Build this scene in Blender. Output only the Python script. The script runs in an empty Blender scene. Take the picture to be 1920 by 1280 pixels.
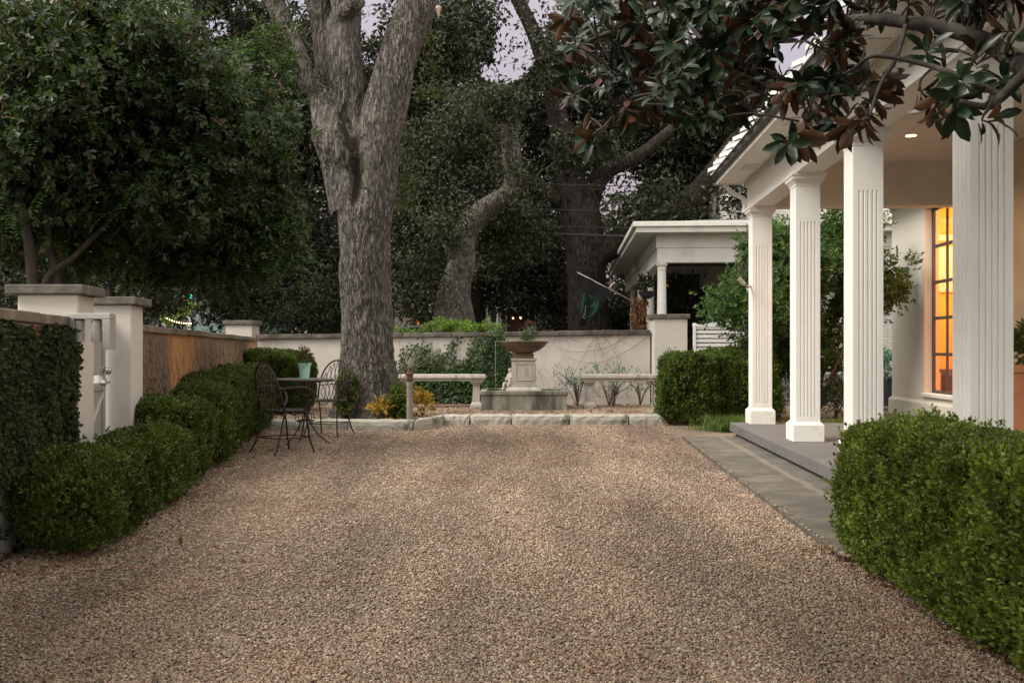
import bpy, math, random
import numpy as np
from mathutils import Vector, Matrix, noise as mnoise
random.seed(7); RNG = np.random.default_rng(7)
C = bpy.context.scene.collection
R = math.radians
# ------------------------------------------------------------------ camera
F = 1680.0; CX = 960.0; HY = 655.0; CH = 1.1
cam_d = bpy.data.cameras.new('camera'); cam = bpy.data.objects.new('camera', cam_d); C.objects.link(cam)
cam.location = (0, 0, CH); cam.rotation_euler = (R(90), 0, 0)
cam_d.sensor_width = 36; cam_d.lens = F/1920*36; cam_d.shift_y = 15/1920
cam_d.clip_end = 2000; cam_d.clip_start = .05
bpy.context.scene.camera = cam
# ------------------------------------------------------------------ world, sun, exposure
SUN_EL, SUN_AZ = R(44), R(-112)          # azimuth measured from +Y towards +X
w = bpy.data.worlds.new('World'); bpy.context.scene.world = w; w.use_nodes = True
nt = w.node_tree; nt.nodes.clear()
sky = nt.nodes.new('ShaderNodeTexSky'); sky.sky_type = 'NISHITA'; sky.sun_disc = False
sky.sun_elevation = SUN_EL; sky.sun_rotation = SUN_AZ; sky.air_density = 1.6; sky.dust_density = 4.0
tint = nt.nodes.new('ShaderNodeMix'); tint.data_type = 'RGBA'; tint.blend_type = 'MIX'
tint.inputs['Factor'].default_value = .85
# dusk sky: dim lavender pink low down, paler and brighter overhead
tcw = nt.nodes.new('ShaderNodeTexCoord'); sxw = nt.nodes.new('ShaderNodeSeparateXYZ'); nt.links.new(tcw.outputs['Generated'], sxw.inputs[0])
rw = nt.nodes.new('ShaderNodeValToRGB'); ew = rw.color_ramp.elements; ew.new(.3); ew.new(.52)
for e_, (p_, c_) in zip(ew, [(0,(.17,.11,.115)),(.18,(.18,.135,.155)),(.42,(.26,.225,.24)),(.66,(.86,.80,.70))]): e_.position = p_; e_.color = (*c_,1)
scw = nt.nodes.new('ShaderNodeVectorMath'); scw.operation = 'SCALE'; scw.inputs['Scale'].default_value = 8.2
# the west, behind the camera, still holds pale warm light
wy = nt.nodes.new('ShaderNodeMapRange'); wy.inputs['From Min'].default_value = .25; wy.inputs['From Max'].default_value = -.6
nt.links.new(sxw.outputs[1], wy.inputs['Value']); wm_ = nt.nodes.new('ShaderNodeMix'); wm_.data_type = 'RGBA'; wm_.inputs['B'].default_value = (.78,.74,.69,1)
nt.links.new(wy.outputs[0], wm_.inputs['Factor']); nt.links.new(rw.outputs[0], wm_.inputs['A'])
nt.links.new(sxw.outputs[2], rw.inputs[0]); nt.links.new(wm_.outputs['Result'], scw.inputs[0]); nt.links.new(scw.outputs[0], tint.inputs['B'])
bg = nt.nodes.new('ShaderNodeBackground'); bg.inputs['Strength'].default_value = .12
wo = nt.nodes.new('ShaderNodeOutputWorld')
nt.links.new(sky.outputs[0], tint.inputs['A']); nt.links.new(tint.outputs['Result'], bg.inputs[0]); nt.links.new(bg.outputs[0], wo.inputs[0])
sd = bpy.data.lights.new('sun', 'SUN'); sd.energy = 1.5; sd.angle = R(28); sd.color = (1, .95, .90)
sun = bpy.data.objects.new('sun', sd); C.objects.link(sun)
sv = Vector((math.sin(SUN_AZ)*math.cos(SUN_EL), math.cos(SUN_AZ)*math.cos(SUN_EL), math.sin(SUN_EL)))
sun.rotation_euler = sv.to_track_quat('Z', 'Y').to_euler()
sc = bpy.context.scene
sc.view_settings.view_transform = 'Standard'; sc.view_settings.look = 'None'; sc.view_settings.gamma = 1
sc.view_settings.exposure = 1.42
# ------------------------------------------------------------------ frames and pixel helpers
A = math.atan(100/F); CA, SA = math.cos(A), math.sin(A)
def at(px, py, d): return ((px-CX)/F*d, d, CH-(py-HY)/F*d)
def P(t, s, z=0): return (t*CA+s*SA, s*CA-t*SA, z)
def proj(p):
    return CX+F*p[:, 0]/np.maximum(p[:, 1], .1), HY-F*(p[:, 2]-CH)/np.maximum(p[:, 1], .1)
ORG = {}
def tag(o, label=None, cat=None, group=None, kind=None):
    if label: o['label'] = label
    if cat: o['category'] = cat
    if group: o['group'] = group
    if kind: o['kind'] = kind
    return o
def thing(name, label, cat, org=(0, 0, 0), frame=0, group=None, rz=0):
    o = bpy.data.objects.new(name, None); C.objects.link(o); o.empty_display_size = .1
    o.location = P(*org) if frame else org
    o.rotation_euler = (0, 0, -A if frame else rz)
    ORG[o.name] = (org, frame)
    return tag(o, label, cat, group)
def copy_tree(o, parent=None):
    c = o.copy(); C.objects.link(c); c.parent = parent
    for ch in o.children: copy_tree(ch, c)
    return c
class MB:
    def __init__(s): s.v = []; s.f = []; s.m = []; s.k = 0
    def add(s, vs, fs):
        b = len(s.v); s.v += [tuple(p) for p in vs]; s.f += [tuple(b+i for i in f) for f in fs]; s.m += [s.k]*len(fs); return s
    def box(s, x0, x1, y0, y1, z0, z1):
        return s.add([(x0,y0,z0),(x1,y0,z0),(x1,y1,z0),(x0,y1,z0),(x0,y0,z1),(x1,y0,z1),(x1,y1,z1),(x0,y1,z1)],
                     [(0,3,2,1),(4,5,6,7),(0,1,5,4),(1,2,6,5),(2,3,7,6),(3,0,4,7)])
    def hexa(s, b, t):   # bottom 4 pts, top 4 pts, ccw from above
        return s.add(list(b)+list(t), [(0,3,2,1),(4,5,6,7),(0,1,5,4),(1,2,6,5),(2,3,7,6),(3,0,4,7)])
    def prism(s, poly, z0, z1):
        n = len(poly)
        return s.add([(x,y,z0) for x,y in poly]+[(x,y,z1) for x,y in poly],
                     [tuple(range(n-1,-1,-1)), tuple(range(n,2*n))]+[(i,(i+1)%n,n+(i+1)%n,n+i) for i in range(n)])
    def tube(s, pts, rad, n=8, cap=True, flat=None):
        pts = [Vector(p) for p in pts]
        if not hasattr(rad, '__len__'): rad = [rad]*len(pts)
        b = len(s.v); up = None; vs = []
        for i, p in enumerate(pts):
            d = (pts[min(i+1, len(pts)-1)]-pts[max(i-1, 0)])
            if d.length < 1e-9: d = Vector((0,0,1))
            d.normalize()
            if up is None:
                up = Vector((1,0,0)) if abs(d.x) < .8 else Vector((0,1,0))
            up = (up-d*up.dot(d));
            if up.length < 1e-6: up = d.orthogonal()
            up.normalize(); sd_ = d.cross(up)
            for k in range(n):
                a = 2*math.pi*k/n
                vs.append(p+up*math.cos(a)*rad[i]*(flat or 1)+sd_*math.sin(a)*rad[i])
        fs = []
        for i in range(len(pts)-1):
            for k in range(n):
                fs.append((i*n+k, i*n+(k+1)%n, (i+1)*n+(k+1)%n, (i+1)*n+k))
        if cap:
            fs.append(tuple(range(n-1,-1,-1))); fs.append(tuple((len(pts)-1)*n+k for k in range(n)))
        return s.add(vs, fs)
    def lathe(s, prof, c=(0,0,0), n=24, squash=1):
        vs = []; fs = []
        for r, z in prof:
            for k in range(n):
                a = 2*math.pi*k/n; vs.append((c[0]+r*math.cos(a), c[1]+r*math.sin(a)*squash, c[2]+z))
        for i in range(len(prof)-1):
            for k in range(n): fs.append((i*n+k, i*n+(k+1)%n, (i+1)*n+(k+1)%n, (i+1)*n+k))
        fs.append(tuple(range(n-1,-1,-1))); fs.append(tuple((len(prof)-1)*n+k for k in range(n)))
        return s.add(vs, fs)
    def build(s, name, mats, parent=None, org=None, frame=0, bevel=0, smooth=False):
        if parent is not None: org, frame_ = ORG[parent.name]
        elif org is None: org = (0,0,0)
        me = bpy.data.meshes.new(name)
        me.from_pydata([(x-org[0], y-org[1], z-org[2]) for x,y,z in s.v], [], s.f)
        if not isinstance(mats, (list, tuple)): mats = [mats]
        for m in mats: me.materials.append(m)
        if len(mats) > 1: me.polygons.foreach_set('material_index', s.m)
        if smooth: me.polygons.foreach_set('use_smooth', [True]*len(me.polygons))
        me.update()
        return link(name, me, parent, org, frame, bevel)
def link(name, me, parent=None, org=(0,0,0), frame=0, bevel=0):
    o = bpy.data.objects.new(name, me); C.objects.link(o)
    if parent is not None: o.parent = parent; ORG[o.name] = ORG[parent.name]
    else:
        o.location = P(*org) if frame else org
        o.rotation_euler = (0,0,-A if frame else 0); ORG[o.name] = (org, frame)
    if bevel:
        b = o.modifiers.new('bevel', 'BEVEL'); b.width = bevel; b.segments = 2; b.limit_method = 'ANGLE'
    return o
# ------------------------------------------------------------------ materials
def nodes(name):
    m = bpy.data.materials.new(name); m.use_nodes = True; n = m.node_tree
    return m, n, n.nodes['Principled BSDF'], n.nodes['Material Output']
def coords(n, scale=(1,1,1), src='Object'):
    tc = n.nodes.new('ShaderNodeTexCoord'); mp = n.nodes.new('ShaderNodeMapping'); mp.inputs['Scale'].default_value = scale
    n.links.new(tc.outputs[src], mp.inputs[0]); return mp.outputs[0]
def ramp(n, fac, stops):
    r = n.nodes.new('ShaderNodeValToRGB'); e = r.color_ramp.elements
    while len(e) < len(stops): e.new(.5)
    for i, (p, c) in enumerate(stops): e[i].position = p; e[i].color = (*c, 1)
    n.links.new(fac, r.inputs[0]); return r.outputs[0]
def tex(n, co, scale, detail=4, rough=.55, dist=0):
    t = n.nodes.new('ShaderNodeTexNoise'); t.inputs['Scale'].default_value = scale; t.inputs['Detail'].default_value = detail
    t.inputs['Roughness'].default_value = rough; t.inputs['Distortion'].default_value = dist
    n.links.new(co, t.inputs['Vector']); return t.outputs['Fac']
def mix(n, fac, a, b, mode='MIX'):
    m = n.nodes.new('ShaderNodeMix'); m.data_type = 'RGBA'; m.blend_type = mode
    for s_, v in (('Factor', fac), ('A', a), ('B', b)):
        if hasattr(v, 'links') or hasattr(v, 'is_linked'): n.links.new(v, m.inputs[s_])
        elif isinstance(v, (int, float)): m.inputs[s_].default_value = v
        else: m.inputs[s_].default_value = (*v, 1)
    return m.outputs['Result']
def bump(n, bs, h, strength=.3, dist=.01):
    b = n.nodes.new('ShaderNodeBump'); b.inputs['Strength'].default_value = strength; b.inputs['Distance'].default_value = dist
    n.links.new(h, b.inputs['Height']); n.links.new(b.outputs[0], bs.inputs['Normal']); return b
def surf(name, base, alt=None, stain=None, sc_=4, ssc=1.0, srange=(.5,.75), rough=.8, bs_=60, bst=.25, bd=.004, stretch=(1,1,1), metal=0, sstretch=(1,1,1)):
    m, n, b, o = nodes(name); co = coords(n, stretch)
    alt = alt or tuple(c*.8 for c in base)
    col = ramp(n, tex(n, co, sc_, 6), [(.3, alt), (.7, base)])
    if stain:
        f = ramp(n, tex(n, coords(n, sstretch), ssc, 8, .65), [(srange[0], (0,0,0)), (srange[1], (1,1,1))])
        col = mix(n, f, col, stain)
    n.links.new(col, b.inputs['Base Color']); b.inputs['Roughness'].default_value = rough; b.inputs['Metallic'].default_value = metal
    bump(n, b, tex(n, co, bs_, 4), bst, bd)
    return m
def leafmat(name, cols, rough=.5, trans=.25, clump=2.0, back=None, spec=.4, lo=.55):
    m, n, b, o = nodes(name)
    g = n.nodes.new('ShaderNodeNewGeometry')
    k = len(cols); col = ramp(n, g.outputs['Random Per Island'], [(i/max(k-1,1), c) for i, c in enumerate(cols)])
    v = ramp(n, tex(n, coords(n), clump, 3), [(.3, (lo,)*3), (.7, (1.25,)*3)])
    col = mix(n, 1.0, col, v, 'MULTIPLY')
    if back: col = mix(n, g.outputs['Backfacing'], col, back)
    n.links.new(col, b.inputs['Base Color']); b.inputs['Roughness'].default_value = rough
    b.inputs['Specular IOR Level'].default_value = spec
    if trans:
        t = n.nodes.new('ShaderNodeBsdfTranslucent'); n.links.new(mix(n, 1, col, (1.3,1.5,.6), 'MULTIPLY'), t.inputs[0])
        ms = n.nodes.new('ShaderNodeMixShader'); ms.inputs[0].default_value = trans
        n.links.new(b.outputs[0], ms.inputs[1]); n.links.new(t.outputs[0], ms.inputs[2]); n.links.new(ms.outputs[0], o.inputs[0])
    return m
def emit(name, col, st):
    m, n, b, o = nodes(name); b.inputs['Base Color'].default_value = (*col, 1)
    b.inputs['Emission Color'].default_value = (*col, 1); b.inputs['Emission Strength'].default_value = st; return m
def barkmat(name, dark, mid, light, sx=9, sz=2.0, bd=.03, patch=(0.3,.27,.22)):
    m, n, b, o = nodes(name); co = coords(n, (sx, sx, sz))
    v = n.nodes.new('ShaderNodeTexVoronoi'); v.feature = 'DISTANCE_TO_EDGE'; v.inputs['Scale'].default_value = 2.2
    dv = n.nodes.new('ShaderNodeVectorMath'); dv.operation = 'MULTIPLY_ADD'
    nz = n.nodes.new('ShaderNodeTexNoise'); nz.inputs['Scale'].default_value = 1.5; n.links.new(co, nz.inputs['Vector'])
    n.links.new(nz.outputs['Color'], dv.inputs[0]); dv.inputs[1].default_value = (1.4,1.4,1.4); n.links.new(co, dv.inputs[2])
    n.links.new(dv.outputs[0], v.inputs['Vector'])
    t = tex(n, co, 2.5, 8, .7)
    col = ramp(n, t, [(.3, dark), (.5, mid), (.72, light)])
    e = ramp(n, v.outputs['Distance'], [(0, (.22,)*3), (.2, (1,)*3)])
    col = mix(n, 1, col, e, 'MULTIPLY')
    lp = ramp(n, tex(n, coords(n), 1.3, 6, .7), [(.5, (0,)*3), (.7, (.55,)*3)])
    col = mix(n, lp, col, patch)
    n.links.new(col, b.inputs['Base Color']); b.inputs['Roughness'].default_value = .95; b.inputs['Specular IOR Level'].default_value = .15
    h = mix(n, .5, e, ramp(n, t, [(.2,(0,)*3),(.8,(1,)*3)]))
    bump(n, b, h, .9, bd); return m
STUCCO = surf('stucco', (.62,.58,.52), (.55,.51,.455), (.36,.32,.27), 3, 1.2, (.55,.85), .9, 90, .35, .004)
STUCCO_TAN = surf('tan stucco', (.40,.28,.175), (.35,.24,.15), (.27,.20,.14), 3, .9, (.48,.72), .9, 80, .4, .004)
def orange_patch(m):
    n = m.node_tree; b = n.nodes['Principled BSDF']; src = b.inputs['Base Color'].links[0].from_socket; co = coords(n)
    sx = n.nodes.new('ShaderNodeSeparateXYZ'); n.links.new(co, sx.inputs[0])
    ad = n.nodes.new('ShaderNodeMath'); ad.operation = 'MULTIPLY_ADD'; n.links.new(tex(n, co, 2.5, 4), ad.inputs[0]); ad.inputs[1].default_value = .7; n.links.new(sx.outputs[1], ad.inputs[2])
    dv = n.nodes.new('ShaderNodeMath'); dv.operation = 'DIVIDE'; n.links.new(ad.outputs[0], dv.inputs[0]); dv.inputs[1].default_value = 10
    f = ramp(n, dv.outputs[0], [(.155,(0,)*3),(.185,(.95,)*3),(.275,(.95,)*3),(.31,(0,)*3),(.80,(0,)*3),(.84,(.6,)*3)])
    n.links.new(mix(n, f, src, (.58,.29,.105)), b.inputs['Base Color'])
orange_patch(STUCCO_TAN)
COPING = surf('weathered limestone coping', (.19,.17,.135), (.095,.085,.07), (.06,.055,.048), 9, 2.5, (.45,.62), .95, 50, .6, .01)
COPING_WARM = surf('warm limestone coping', (.27,.215,.15), (.15,.12,.085), (.09,.075,.06), 8, 3, (.5,.65), .95, 50, .6, .01)
LIME = surf('limestone kerb', (.42,.395,.33), (.30,.285,.235), (.11,.11,.085), 5, 4.5, (.5,.66), .92, 30, .7, .015)
CAST = surf('cast stone', (.52,.48,.42), (.42,.385,.33), (.17,.16,.13), 7, 3.5, (.53,.72), .88, 90, .4, .005, sstretch=(1,1,.35))
CAST_DARK = surf('mossy cast stone', (.36,.34,.27), (.22,.21,.165), (.085,.085,.06), 6, 3.0, (.45,.62), .85, 70, .4, .006, sstretch=(1.5,1.5,.3))
BOWL = surf('brown stone bowl', (.20,.135,.08), (.12,.08,.05), (.05,.04,.03), 6, 3, (.5,.7), .6, 60, .3, .005)
WHITE = surf('white paint', (.83,.815,.765), (.79,.775,.725), (.55,.52,.45), 5, 1.6, (.58,.85), .5, 120, .1, .002, sstretch=(3,3,.6))
BASEW = surf('scuffed white paint', (.81,.79,.74), (.75,.73,.67), (.42,.37,.29), 6, 7, (.56,.78), .6, 100, .15, .003)
WHITE2 = surf('aged white paint', (.66,.65,.59), (.60,.59,.53), (.40,.39,.34), 5, 1.5, (.55,.85), .6, 100, .1, .002)
CEIL = surf('beige ceiling paint', (.76,.70,.61), None, None, 2, rough=.6)
WALLP = surf('off white render', (.70,.67,.58), (.66,.63,.54), (.52,.50,.42), 2, 1.0, (.6,.9), .85, 60, .2, .004)
CONC = surf('grey concrete slab', (.155,.15,.142), (.125,.12,.115), (.11,.105,.10), 6, 2, (.5,.75), .75, 80, .3, .003)
CONC_RISER = surf('rough concrete riser', (.34,.31,.24), (.19,.175,.14), (.05,.05,.045), 14, 5, (.45,.6), .95, 40, .7, .01)
DARKM = surf('dark metal', (.03,.028,.027), (.022,.02,.02), None, 8, rough=.45, metal=.3)
IRON = surf('rusty wrought iron', (.024,.016,.014), (.035,.02,.016), (.07,.032,.02), 15, 6, (.5,.7), .65, 150, .4, .002, metal=.3)
RUST = surf('rusted iron', (.13,.05,.035), (.06,.03,.025), (.03,.02,.02), 20, 9, (.5,.65), .85, 120, .6, .004)
ALU = surf('painted aluminium', (.42,.40,.36), None, None, 4, rough=.45, metal=.2)
STEEL = surf('brushed steel', (.55,.52,.48), None, None, 20, rough=.3, metal=.9)
MINT = surf('mint glaze', (.36,.62,.53), (.33,.58,.50), (.30,.40,.33), 4, 4, (.6,.8), .35, 50, .1, .002)
TERRA = surf('terracotta', (.42,.17,.075), (.34,.13,.06), (.30,.2,.13), 5, 2, (.55,.75), .8, 60, .3, .004)
BLACKP = surf('black planter', (.035,.037,.042), None, None, 6, rough=.5)
SOIL = surf('soil', (.055,.04,.03), (.03,.023,.018), None, 20, rough=1, bs_=40, bst=.8, bd=.02)
GROUND = surf('dark earth', (.06,.055,.035), (.035,.04,.02), (.09,.07,.05), 1.5, .4, (.45,.6), 1, 20, .6, .03)  # dark soil and grass tones of the open ground
STEM = surf('grey twig', (.16,.12,.09), (.09,.065,.05), None, 20, rough=.9)
DRYVINE = surf('dry vine', (.15,.095,.065), (.25,.17,.115), None, 25, rough=.95)
BARK1 = barkmat('grey plated bark', (.035,.031,.027), (.13,.117,.10), (.31,.285,.25), 11, 2.0, .035, (.20,.185,.155))
BARK2 = barkmat('pale oak bark', (.06,.052,.042), (.135,.12,.10), (.24,.215,.18), 9, 3.0, .03)
BARK3 = barkmat('dark oak bark', (.018,.015,.012), (.04,.032,.026), (.075,.062,.05), 6, 1.8, .03, (.055,.05,.04))
BARK4 = surf('smooth brown bark', (.04,.028,.021), (.024,.017,.013), None, 5, rough=.9, stretch=(3,3,.6))
MAGBARK = surf('magnolia bark', (.06,.05,.042), (.03,.025,.02), (.11,.10,.085), 8, 5, (.5,.7), .9, 60, .6, .005)
HOLLOW = surf('rotten hollow wood', (.012,.009,.007), (.03,.02,.015), None, 12, rough=1)
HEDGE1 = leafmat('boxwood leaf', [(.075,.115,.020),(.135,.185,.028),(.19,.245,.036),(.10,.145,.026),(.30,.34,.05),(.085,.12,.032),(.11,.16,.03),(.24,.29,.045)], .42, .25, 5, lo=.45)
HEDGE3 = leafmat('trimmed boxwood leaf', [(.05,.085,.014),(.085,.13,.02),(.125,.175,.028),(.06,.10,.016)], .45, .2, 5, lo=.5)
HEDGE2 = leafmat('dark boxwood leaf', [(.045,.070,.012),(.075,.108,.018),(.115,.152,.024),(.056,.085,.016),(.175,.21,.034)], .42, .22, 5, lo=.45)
HCORE = surf('hedge inner twigs', (.012,.018,.006), (.006,.009,.004), None, 12, rough=1)
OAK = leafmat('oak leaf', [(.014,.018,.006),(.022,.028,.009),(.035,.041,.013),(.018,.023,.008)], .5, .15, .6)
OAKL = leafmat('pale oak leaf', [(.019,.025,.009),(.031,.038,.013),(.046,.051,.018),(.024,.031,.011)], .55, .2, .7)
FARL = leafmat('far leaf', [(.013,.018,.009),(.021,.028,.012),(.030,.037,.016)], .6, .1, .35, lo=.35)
MYRTLE = leafmat('myrtle leaf', [(.022,.042,.013),(.034,.058,.016),(.02,.038,.012),(.045,.072,.02),(.038,.066,.02),(.05,.08,.02),(.03,.055,.018),(.075,.105,.026),(.04,.07,.02),(.034,.06,.018),(.055,.085,.022),(.03,.05,.016),(.15,.06,.02)], .5, .28, 1.6, lo=.45)
FROND = leafmat('young myrtle leaf', [(.04,.085,.026),(.052,.10,.03),(.065,.115,.03),(.045,.085,.025),(.08,.125,.035)], .45, .3, 3)
LAUREL = leafmat('laurel leaf', [(.05,.10,.025),(.08,.15,.035),(.035,.075,.022),(.12,.19,.05),(.06,.12,.03)], .35, .25, 2)
IVY = leafmat('ivy leaf', [(.018,.034,.009),(.034,.056,.014),(.024,.043,.011),(.07,.07,.025),(.042,.068,.016)], .65, .12, 3.5, spec=.2, lo=.4)
IVYB = leafmat('dark ivy leaf', [(.03,.065,.018),(.055,.10,.026),(.042,.08,.022),(.08,.125,.035)], .5, .2, 3)
GRASS = leafmat('grass blade', [(.09,.15,.03),(.13,.20,.045),(.07,.12,.03)], .6, .3, 3)
BRIGHT = leafmat('bright shrub leaf', [(.13,.22,.03),(.20,.30,.04),(.09,.17,.03)], .5, .3, 3)
YELLOW = leafmat('yellow shrub leaf', [(.45,.28,.03),(.55,.36,.05),(.40,.17,.03),(.22,.24,.03)], .6, .25, 5)
GREYL = leafmat('grey green leaf', [(.12,.16,.10),(.17,.21,.13),(.08,.12,.07)], .6, .2, 5)
TEALL = leafmat('blue green leaf', [(.14,.27,.20),(.20,.36,.27),(.10,.20,.15)], .5, .2, 5)
DRYL = leafmat('dry leaf', [(.20,.085,.035),(.28,.14,.06),(.13,.055,.025),(.33,.2,.09)], .8, .15, 5)
MAG = leafmat('magnolia leaf', [(.008,.020,.007),(.013,.030,.010),(.020,.042,.013),(.010,.025,.009)], .33, 0, 3, back=(.06,.026,.010), spec=.4, lo=.6)
# ------------------------------------------------------------------ leaf clouds
T6 = (np.array([(0,0,0),(.42,.3,.06),(.45,.7,.06),(0,1,-.06),(-.45,.7,.06),(-.42,.3,.06)]), [(0,1,2,3),(0,3,4,5)])
T4 = (np.array([(0,0,0),(.5,.45,.08),(0,1,-.05),(-.5,.45,.08)]), [(0,1,2,3)])
TM = (np.array([(0,0,0),(.30,.18,.05),(.5,.5,.06),(.36,.8,.0),(0,1,-.14),(-.36,.8,.0),(-.5,.5,.06),(-.30,.18,.05),(0,.18,.0),(0,.5,.0),(0,.8,-.06)]),
      [(0,1,8),(1,2,9,8),(2,3,10,9),(3,4,10),(0,8,7),(8,9,6,7),(9,10,5,6),(10,4,5)])
def unit(a): return a/np.maximum(np.linalg.norm(a, axis=1, keepdims=True), 1e-9)
def rnd_dir(n): return unit(RNG.normal(size=(n,3)))
def fn(p, sc_, seed=0):
    r = np.random.default_rng(seed); o = 0
    for i in range(5):
        d = r.normal(size=3); d /= np.linalg.norm(d); k = sc_*(1+.7*i)
        o = o+np.sin((p@d)*k+r.uniform(0,6.28)+1.3*np.sin((p@np.roll(d,1))*k*.7+r.uniform(0,6)))/(1+.5*i)
    return o/2.6
def leafmesh(name, Pp, D, N, L, W, mats, T=T6, core=None, smooth=False, org=(0,0,0)):
    V, fs = T; n = len(Pp); D = unit(D); X = unit(np.cross(D, N)+1e-6); N = np.cross(X, D)
    L = np.broadcast_to(L, (n,))[:,None,None]; W = np.broadcast_to(W, (n,))[:,None,None]
    co = Pp[:,None,:]+X[:,None,:]*V[None,:,0:1]*W+D[:,None,:]*V[None,:,1:2]*L+N[:,None,:]*V[None,:,2:3]*L
    co = co.reshape(-1,3); k = len(V); nl = sum(map(len, fs))
    li = np.concatenate([np.array(f) for f in fs]); loops = (np.arange(n)[:,None]*k+li[None,:]).ravel()
    tot = np.array([len(f) for f in fs]); starts0 = np.concatenate([[0], np.cumsum(tot)[:-1]])
    starts = (np.arange(n)[:,None]*nl+starts0[None,:]).ravel(); tots = np.tile(tot, n)
    mi = np.zeros(len(starts), dtype=np.int32)
    if core is not None:
        cv, cf = np.array(core.v, dtype=float), core.f
        b = len(co); co = np.vstack([co, cv])
        cl = np.concatenate([np.array(f)+b for f in cf]); ct = np.array([len(f) for f in cf])
        cs = len(loops)+np.concatenate([[0], np.cumsum(ct)[:-1]])
        loops = np.concatenate([loops, cl]); starts = np.concatenate([starts, cs]); tots = np.concatenate([tots, ct]); mi = np.concatenate([mi, np.ones(len(cf), dtype=np.int32)])
    me = bpy.data.meshes.new(name); co = co-np.array(org)
    me.vertices.add(len(co)); me.vertices.foreach_set('co', co.astype(np.float32).ravel())
    me.loops.add(len(loops)); me.loops.foreach_set('vertex_index', loops.astype(np.int32))
    me.polygons.add(len(starts)); me.polygons.foreach_set('loop_start', starts.astype(np.int32)); me.polygons.foreach_set('loop_total', tots.astype(np.int32))
    if not isinstance(mats, (list, tuple)): mats = [mats]
    for m in mats: me.materials.append(m)
    me.polygons.foreach_set('material_index', mi)
    me.polygons.foreach_set('use_smooth', np.full(len(starts), smooth))
    me.update(calc_edges=True); return me
def shoots(Pp, D, k, step, Ll, spread=.9):
    """k leaves along each shoot, opposite pairs"""
    n = len(Pp); D = unit(D); X = unit(np.cross(D, rnd_dir(n))); Y = np.cross(D, X)
    ps, ds, ns = [], [], []
    for i in range(k):
        a = (i//2)*1.57+(i%2)*math.pi; side = X*math.cos(a)+Y*math.sin(a)+RNG.normal(size=(n,3))*.25
        f = (i//2)/max(1, (k/2-1)); sp = spread*(1-.55*f)
        ps.append(Pp+D*step*(i//2)); d = unit(side)*sp+D*(1-.4*sp); ds.append(d); ns.append(D-unit(side)*.4)
    Pq = np.vstack(ps); n_ = len(Pq)
    return Pq, np.vstack(ds), np.vstack(ns), Ll*RNG.uniform(.7, 1.15, n_)
GAPS = [(965,90,42,55,.9),(940,140,40,22,.9),(905,125,20,14,.8),(1165,340,40,26,.85),(1190,300,20,15,.7),(410,50,26,22,.85),(375,238,26,12,.8),(1000,30,20,25,.6),
        (130,120,30,16,.5),(30,150,26,30,.55),(205,20,25,12,.5),(150,255,18,22,.5),(60,320,30,30,.4),(525,190,18,16,.7),(445,15,30,12,.6),(1120,20,30,20,.7),(1290,10,40,14,.6),(1085,140,24,16,.4),(1140,390,30,20,.6)]
def gapmask(p, mul=1.0):
    px, py = proj(p); keep = np.ones(len(p), bool)
    for gx, gy, rx, ry, pr in GAPS:
        q = ((px-gx)/rx)**2+((py-gy)/ry)**2
        keep &= ~((q < 1) & (RNG.random(len(p)) < pr*mul))
    return keep
def B(px, py, d, rx, ry, rd, wt=1.0):
    x, y, z = at(px, py, d); return (x, y, z, rx/F*d, rd, ry/F*d, wt)
def crownpts(blobs, ncl, per, cr, shell=.45, flat=.65, gaps=True):
    wts = np.array([b[6]*b[3]*b[5] for b in blobs]); wts = wts/wts.sum(); cs = []
    for b, wt in zip(blobs, wts):
        n = max(3, int(ncl*wt)); d = rnd_dir(n)*(RNG.random(n)**shell)[:,None]
        cs.append(np.array(b[:3])+d*np.array([b[3], b[4], b[5]]))
    c = np.vstack(cs)
    rr = cr*RNG.uniform(.5, 1.35, len(c))
    d = rnd_dir(len(c)*per)*(RNG.random(len(c)*per)**.5)[:,None]
    q = np.repeat(c, per, axis=0)+d*np.repeat(rr, per)[:,None]*np.array([1,1,flat])
    q += .25*cr*np.stack([fn(q, 3/cr, 3), fn(q, 3/cr, 4), fn(q, 3/cr, 5)], 1)
    if gaps: q = q[gapmask(q)]
    out = unit(q-np.repeat(c, per, axis=0)[:len(q)]) if not gaps else rnd_dir(len(q))
    return c, q, out
def crownmesh(name, q, out, L, W, mats, T=T4, org=(0,0,0)):
    n = len(q); N = unit(rnd_dir(n)+np.array([0,-.25,.75])); D = unit(rnd_dir(n)+out*.6+np.array([0,0,-.35]))
    return leafmesh(name, q, D, N, L*RNG.uniform(.6,1.25,n), W*RNG.uniform(.7,1.2,n), mats, T, org=org)
def limbs(paths, n=10):
    m = MB()
    for pts, rad in paths: m.tube(smoothpath(pts), smoothr(rad, len(pts)), n)
    return m
def smoothpath(pts, sub=5):
    p = [Vector(q) for q in pts]; out = []
    for i in range(len(p)-1):
        a = p[max(i-1,0)]; b = p[i]; c = p[i+1]; d = p[min(i+2,len(p)-1)]
        for k in range(sub):
            t = k/sub
            out.append(.5*((2*b)+(c-a)*t+(2*a-5*b+4*c-d)*t*t+(3*b-a-3*c+d)*t**3))
    out.append(p[-1]); return out
def smoothr(r, n, sub=5):
    out = []
    for i in range(n-1):
        for k in range(sub): out.append(r[i]+(r[i+1]-r[i])*k/sub)
    out.append(r[-1]); return out
def pxpath(lst, F_=1):   # (px, py, d, r_px)
    return [at(a,b,d) for a,b,d,r in lst], [r/F*d for a,b,d,r in lst]
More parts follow.
